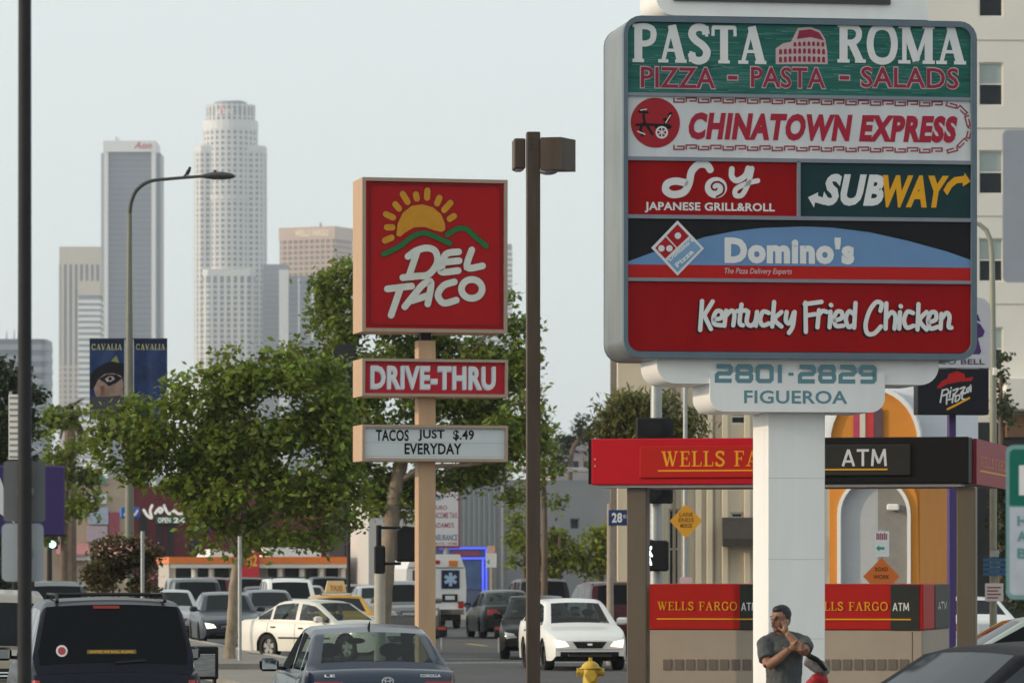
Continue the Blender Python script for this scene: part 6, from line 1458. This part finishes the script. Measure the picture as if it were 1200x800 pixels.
# taxi
c = car('taxi', 'sedan', 'yellow taxi with a triangular roof sign behind the white turning sedan', 403, 113, 0, taxi_y, 'r', cat='taxi', z=0, trim=True)
b = MB(); H_ = c.S_['H']+.03; b.prism([(-.27,0),(.27,0),(.20,.30),(-.20,.30)],-.12,.12)
b.v = [(v[1]-.45-.05*(v[2]>.1)*np.sign(v[1]),v[0],v[2]+H_+.055) for v in b.v]; o = b.build('roof_sign', M('taxi sign cream', (.62,.45,.22), .5, emit=.0), c.root)
b = MB(); b.bbox(-.62,-.28,-.38,.38,H_-.03,H_+.05,.02); b.build('roof_sign_base', trim_b, c.root)
b = MB(); b.flat([(-.36,H_+.0),(.36,H_+.0),(.36,H_+.045),(-.36,H_+.045)],0,mp=lambda u,v:(-.63,-u,v)); b.build('sign_strip', M('print white'), c.root)
text('TAXI', c, (-.15,H_+.10,.15,H_+.24), 0, M('taxi print', (.45,.16,.02), .5), .03, mp=lambda u,v: (-.585+(v-H_-.055)*.16,-u,v))
# queue facing us and far traffic
car('sedan', 'sedan', 'dark blue grey sedan facing us, cut by the pale tree trunk', 272, 127, 180, paint('ink blue', (.014,.02,.034), .1), 'f', lights=lit)
car('sedan', 'sedan', 'blue grey sedan facing us, close behind the ivory sedan roof', 322, 142, 180, paint('slate', (.04,.052,.07), .2), 'f')
car('suv', 'suv', 'white off-roader facing us above the turning ivory sedan', 346, 156, 180, whitep, 'f', cat='off-roader', rack=True)
car('suv', 'suv', 'black and dark red off-roader driving away left of the pale tree trunk', 247, 182, 0, dred, 'r', cat='off-roader')
car('minivan', 'van', 'dark blue minivan driving away right of the pale tree trunk', 290, 188, 0, navy, 'r', cat='minivan')
car('pickup', 'pickup', 'silver pickup far up the street, left of the dark red off-roader', 222, 190, 180, silver, 'f', cat='pickup')
car('sedan', 'sedan', 'silver sedan showing at the right edge of the oleander bush', 206, 142, 180, silver, 'f')
car('suv', 'suv', 'small dark green off-roader between the silver sedan and the ink blue sedan', 236, 158, 180, greenish, 'f', cat='off-roader')
car('sedan', 'sedan', 'dark sedan driving away, low between the minivan and the white off-roader', 312, 172, 0, blackp, 'r')
car('sedan', 'sedan', 'pale sedan far up the street, right of the convenience store banner', 366, 186, 180, tanp, 'f')
car('suv', 'suv', 'dark off-roader far up the street beside the convenience store', 388, 200, 0, navy, 'r', cat='off-roader')
car('sedan', 'sedan', 'small dark red car far up the street beyond the taxi', 424, 196, 180, dred, 'f')
car('sedan', 'sedan', 'pale silver car far up the street left of the grey pickup', 446, 180, 180, silver, 'f')
car('suv', 'suv', 'dark parked off-roader behind the blackish pole, left of the bush', 70, 116, 180, paint('charcoal', (.04,.042,.05), .4), 'f', cat='off-roader')
car('sedan', 'sedan', 'pale blue car at the foot of the pink awning shop', 78, 168, 180, paint('pale blue', (.25,.33,.40), .5), 'f')
car('minivan', 'van', 'champagne minivan cut off by the left edge beside the navy off-roader', -6, 64, 180, tanp, 'f', cat='minivan')
car('sedan', 'sedan', 'white car with red tail lights parked behind the right canopy post', 1156, 104, 0, whitep, 'r')
car('sedan', 'sedan', 'pale green silver sedan at the right edge in front of the white car', 1215, 66, 90, paint('pale green silver', (.33,.37,.35), .6), 'c', z=-.03)
# ambulance
D = 165; ang = PI/2+A; p = at(511, D)+U*3.0
t = Thing('ambulance', 'white boxy ambulance with a blue star window seen from behind', 'ambulance', p, ang, 'vehicles in the street and lots')
aw = M('ambulance white', (.66,.66,.67), .4, var=.05, coat=.4); r = t.root
b = MB(); sec = [(-1.08,.55),(1.08,.55),(1.10,1.5),(1.06,2.15),(.86,2.68),(-.86,2.68),(-1.06,2.15),(-1.10,1.5)]
vs = [(-3.0,y,z) for y,z in sec]+[(1.2,y,z) for y,z in sec]; n = 8
b.add(vs,[tuple(range(n-1,-1,-1)),tuple(range(n,2*n))]+[(i,(i+1)%n,n+(i+1)%n,n+i) for i in range(n)]); b.build('box_body', aw, r)
b = MB(); b.bbox(1.21,2.0,-.98,.98,.55,2.1,.12); b.bbox(1.9,3.0,-.95,.95,.5,1.25,.15); b.build('cab', aw, r)
bluep = M('ambulance blue', (.012,.035,.15), .4)
for y_,z_,w2,h2,mt,nm in ((-.52,1.78,.33,.33,M('deep blue glass', (.012,.02,.055), .1),'rear_window'),(.52,1.78,.33,.33,M('deep blue glass'),'rear_window'),(-.50,1.12,.28,.13,trim_b,'number_plate_frame'),(0,.62,1.0,.10,chrome,'bumper'),(-.62,2.36,.16,.10,amber,'beacon'),(.62,2.36,.16,.10,redl,'beacon'),(0,2.4,.14,.07,redl,'beacon'),(-.9,.86,.1,.12,redl,'tail_light'),(.9,.86,.1,.12,redl,'tail_light'),(0,.98,1.02,.012,trim_b,'door_line'),(0,2.2,1.0,.012,trim_b,'door_line')):
    b = MB(); b.bbox(-3.04 if nm != 'bumper' else -3.16,-2.98,y_-w2,y_+w2,z_-h2,z_+h2,.01); o = b.build(nm, mt, r)
    if nm == 'number_plate_frame': b = MB(); b.box(-3.05,-3.041,y_-.17,y_+.17,z_-.07,z_+.07); b.build('number_plate', plate_m, o)
    if nm == 'rear_window':
        b = MB()
        for k in range(3): b.strip([(y_+.24*math.cos(PI/2+k*PI/3),z_+.24*math.sin(PI/2+k*PI/3)),(y_-.24*math.cos(PI/2+k*PI/3),z_-.24*math.sin(PI/2+k*PI/3))], .12, 0, cap=False, mp=lambda u,v,k=k:(-3.042-.001*k,u,v))
        b.build('star_of_life', M('star pale blue', (.30,.42,.60), .5), o)
for x_ in (-2.0,2.1):
    for y_ in (-.88,.88): wheel(r, x_, y_, .38)
b = MB(); b.box(-2.98,2.5,-.8,.8,.3,.549); b.build('chassis', trim_b, r)
# ---------------------------------------------------------------- man by the column
D = 44.8
t = Thing('person', 'man in grey t-shirt, one hand at his mouth, standing before the white column', 'person', at(919,D), math.radians(8))
s = FPX/D
skin = M('tanned skin', (.215,.105,.065), .5, var=.12, vs=14); shirt_m = M('grey cotton', (.062,.066,.068), .85, var=.18, vs=9, bump=.3, bs=30)
def blob(parts, voxel, name, mat, sm=4, fold=0):
    b = MB()
    for p in parts:
        if p[0] == 'e': b.ell(*p[1:])
        else: b.tube(*p[1:])
    me = b.mesh('tmp', mat); o = bpy.data.objects.new('tmp', me); C.objects.link(o)
    m1 = o.modifiers.new('r','REMESH'); m1.mode = 'VOXEL'; m1.voxel_size = voxel; m1.use_smooth_shade = True
    m2 = o.modifiers.new('s','SMOOTH'); m2.iterations = sm; m2.factor = .5
    if fold:
        tx = bpy.data.textures.new('folds', 'CLOUDS'); tx.noise_scale = .09; m3 = o.modifiers.new('d','DISPLACE'); m3.texture = tx; m3.strength = fold; m3.mid_level = .5
    dg = bpy.context.evaluated_depsgraph_get(); dg.update()
    res = bpy.data.meshes.new_from_object(o.evaluated_get(dg)); res.name = name
    C.objects.unlink(o); bpy.data.objects.remove(o)
    res.polygons.foreach_set('use_smooth',[True]*len(res.polygons)); return put(name, res, t)
# face turned to the viewer's left: head centre and its own axes
hc = Vector((-.055,-.05,1.615)); yaw = math.radians(-52); fwd = Vector((math.sin(yaw),-math.cos(yaw),-.06)).normalized(); sd_ = Vector((-fwd.y,fwd.x,0)).normalized(); up_ = Vector((0,0,1))
hp = lambda f,r_,u: tuple(hc+fwd*f+sd_*r_+up_*u)
tb = lambda pts,rad,n=10: ('t',[Vector(p) for p in pts],rad,n)
Sl, Sr = (-.205,-.02,1.405), (.20,.0,1.41); El, Er = (-.195,-.17,1.175), (.135,-.27,1.315); Wl = (-.01,-.29,1.335); Wr = (-.022,-.245,1.49)
body = [tb([(0,.02,.90),(0,.02,1.05),(0,.01,1.2),(0,.0,1.34),(0,.01,1.42)],[.155,.16,.165,.17,.10],16),tb([(-.17,0,1.385),(.17,0,1.385)],[.068,.068]),
 tb([(0,.015,1.40),(-.02,-.005,1.48),(-.04,-.02,1.56)],[.075,.062,.06]),
 ('e',hp(-.012,0,.035),(.088,.088,.105),16,12),('e',hp(.025,0,-.035),(.066,.066,.08),14,10),('e',hp(.055,0,-.085),(.034,.034,.028),10,8),
 tb([hp(.088,0,.025),hp(.108,0,-.012),hp(.104,0,-.028)],[.012,.018,.014],8),('e',hp(.078,.022,.038),(.026,.026,.014),8,6),('e',hp(.078,-.022,.038),(.026,.026,.014),8,6),('e',hp(.082,0,-.055),(.026,.026,.014),8,6),
 ('e',hp(-.005,.083,.0),(.02,.02,.034),8,6),('e',hp(-.005,-.083,.0),(.02,.02,.034),8,6),
 tb([(-.19,-.02,1.39),((-.205+El[0])/2,-.085,1.29),El],[.060,.056,.050]),tb([El,(-.10,-.24,1.25),Wl],[.050,.047,.033]),
 tb([Sr,(.19,-.13,1.36),Er],[.066,.058,.050]),tb([Er,(.05,-.275,1.40),Wr],[.050,.046,.031]),
 ('e',(.035,-.295,1.355),(.052,.028,.038),10,8),('e',(-.036,-.232,1.53),(.032,.032,.046),10,8),
 tb([(-.085,.02,.92),(-.10,.0,.5),(-.10,.03,.08)],[.095,.062,.042]),tb([(.085,.02,.92),(.10,.0,.5),(.10,.03,.08)],[.095,.062,.042])]
for k,(dx,dz) in enumerate(((0,.036),(.004,.014),(.002,-.008),(-.004,-.026))):      # folded hand fingers over the other elbow
    body.append(tb([(.065,-.305,1.352+dz),(.105,-.33,1.350+dz),(.135,-.322,1.345+dz)],[.0105,.010,.008],7))
body.append(tb([(.03,-.315,1.385),(.055,-.33,1.415),(.075,-.325,1.43)],[.012,.011,.009],7))
for k in range(4):                                                                   # raised hand, fingers closed on the mouth and cheek
    o_ = Vector((-.054+.016*k,-.236+.013*k,1.563)); body.append(tb([o_,o_+Vector((-.010+.008*k,.012,.034)),o_+Vector((-.012+.010*k,.030,.052+.004*k))],[.0105,.010,.008],7))
body.append(tb([(-.060,-.225,1.512),(-.088,-.205,1.535),(-.098,-.182,1.553)],[.012,.011,.009],7))
blob(body, .0075, 'body', skin, 3)
blob([('e',(-.188,-.012,1.385),(.084,.086,.078),14,10),('e',(.186,-.01,1.39),(.084,.086,.078),14,10),tb([(-.03,0,1.455),(-.12,0,1.43),(-.19,0,1.40)],[.062,.066,.07],12),tb([(.03,.01,1.455),(.12,0,1.43),(.19,0,1.40)],[.062,.066,.07],12),tb([(0,.02,.97),(0,.02,1.06),(0,.012,1.2),(0,.002,1.33),(0,.012,1.41),(0,.016,1.435)],[.172,.176,.182,.185,.125,.085],18),tb([(-.165,0,1.395),(0,0,1.412),(.165,0,1.398)],[.086,.10,.086],12),
 tb([(-.19,-.005,1.40),((-.212+El[0])/2,-.09,1.285),(-.20,-.13,1.235)],[.084,.079,.079],12),tb([(.185,0,1.405),(.19,-.13,1.36),(.165,-.20,1.335)],[.080,.073,.073],12)], .009, 'shirt', shirt_m, 3, .022)
hr = M('black greying hair', (.018,.017,.018), .6, var=.5, vs=30)
blob([('e',hp(-.032,0,.062),(.096,.096,.088),16,12),('e',hp(-.062,0,.005),(.070,.074,.085),14,10),('e',hp(.02,0,.105),(.060,.065,.04),12,8),('e',hp(-.015,.078,.03),(.03,.03,.04),8,6),('e',hp(-.015,-.078,.03),(.03,.03,.04),8,6)], .008, 'hair', hr, 1, .012)
for sg in (1,-1):
    b = MB(); b.ell(hp(.086,.030*sg,.014),(.011,.011,.006),10,6); b.build('eye', M('eye dark', (.02,.016,.014), .3), t, smooth=True)
    b = MB(); b.tube([hp(.093,.012*sg,.040),hp(.092,.032*sg,.045),hp(.082,.052*sg,.036)],[.004,.006,.003],6); b.build('eyebrow', hr, t, smooth=True)
b = MB(); b.tube([hp(.098,-.018,-.046),hp(.104,0,-.045),hp(.098,.018,-.046)],[.005,.008,.005],8); b.build('moustache', hr, t, smooth=True)
b = MB(); b.tube([hp(.092,-.02,-.060),hp(.099,0,-.061),hp(.092,.02,-.060)],[.004,.005,.004],8); b.build('mouth', M('lip tone', (.16,.06,.045), .5), t, smooth=True)
tr = M('dark denim', (.03,.034,.045), .9, var=.2)
blob([tb([(0,.02,.80),(0,.02,.99)],[.175,.172],16),tb([(-.09,.02,.9),(-.105,.0,.5),(-.105,.03,.06)],[.11,.083,.075],12),tb([(.09,.02,.9),(.105,0,.5),(.105,.03,.06)],[.11,.083,.075],12)], .012, 'trousers', tr, 3)
for sg in (-1,1): b = MB(); b.tube([(sg*.105,.07,.045),(sg*.11,-.05,.045),(sg*.115,-.15,.035),(sg*.115,-.19,.03)],[.045,.052,.045,.025],10); b.build('shoe', trim_b, t, smooth=True)
# bag behind him
t2 = Thing('shoulder_bag', 'red bag with a grey and black top at the back of the standing man', 'bag', at(956,45.15), 0)
X = lambda px: (px-600)/FPX*45.15-t2.x; Zp = lambda y: zat(y,45.15)
def bag_part(parts, name, mat):
    o = blob(parts, .009, name, mat, 3, .02); o.parent = t2.root; o.location = t.root.location-t2.root.location; o.location.z = 0; o.rotation_euler = (0,0,t.r)
    c_ = Matrix.Rotation(-t.r, 4, 'Z') @ Vector((t2.x-t.x, t2.y-t.y, 0)); o.location = (0,0,0); o.rotation_euler = (0,0,0)
    return o
bag_part([('e',(.0,0,Zp(812)),(.125,.11,.17),16,12),('e',(.03,0,Zp(796)),(.095,.09,.07),14,10)], 'red_body', M('red nylon', (.30,.010,.018), .6, var=.25, vs=9, bump=.2))
bag_part([('t',[Vector((X(943),0,Zp(774))),Vector((X(952),0,Zp(777))),Vector((X(962),0,Zp(782))),Vector((X(969),0,Zp(790)))],[.04,.07,.075,.045],12)], 'grey_top', M('grey nylon', (.16,.16,.17), .7, var=.5, vs=12))
bag_part([('t',[Vector((X(941),-.05,Zp(762))),Vector((X(948),-.08,Zp(768))),Vector((X(958),-.09,Zp(773))),Vector((X(968),-.06,Zp(785)))],[.02,.03,.03,.018],8)], 'strap', trim_b)
# ---------------------------------------------------------------- the air
hz = bpy.data.materials.new('haze air'); hz.use_nodes = True; n_ = hz.node_tree; n_.nodes.remove(n_.nodes['Principled BSDF'])
pv = n_.nodes.new('ShaderNodeVolumePrincipled'); pv.inputs['Color'].default_value = (.84,.90,1.0,1); pv.inputs['Density'].default_value = 1.25e-4; pv.inputs['Anisotropy'].default_value = .25
n_.links.new(pv.outputs[0], n_.nodes['Material Output'].inputs['Volume'])
b = MB(); b.box(-740,740,-130,4360,-1,420); b.build('haze', hz, None, kind='stuff')
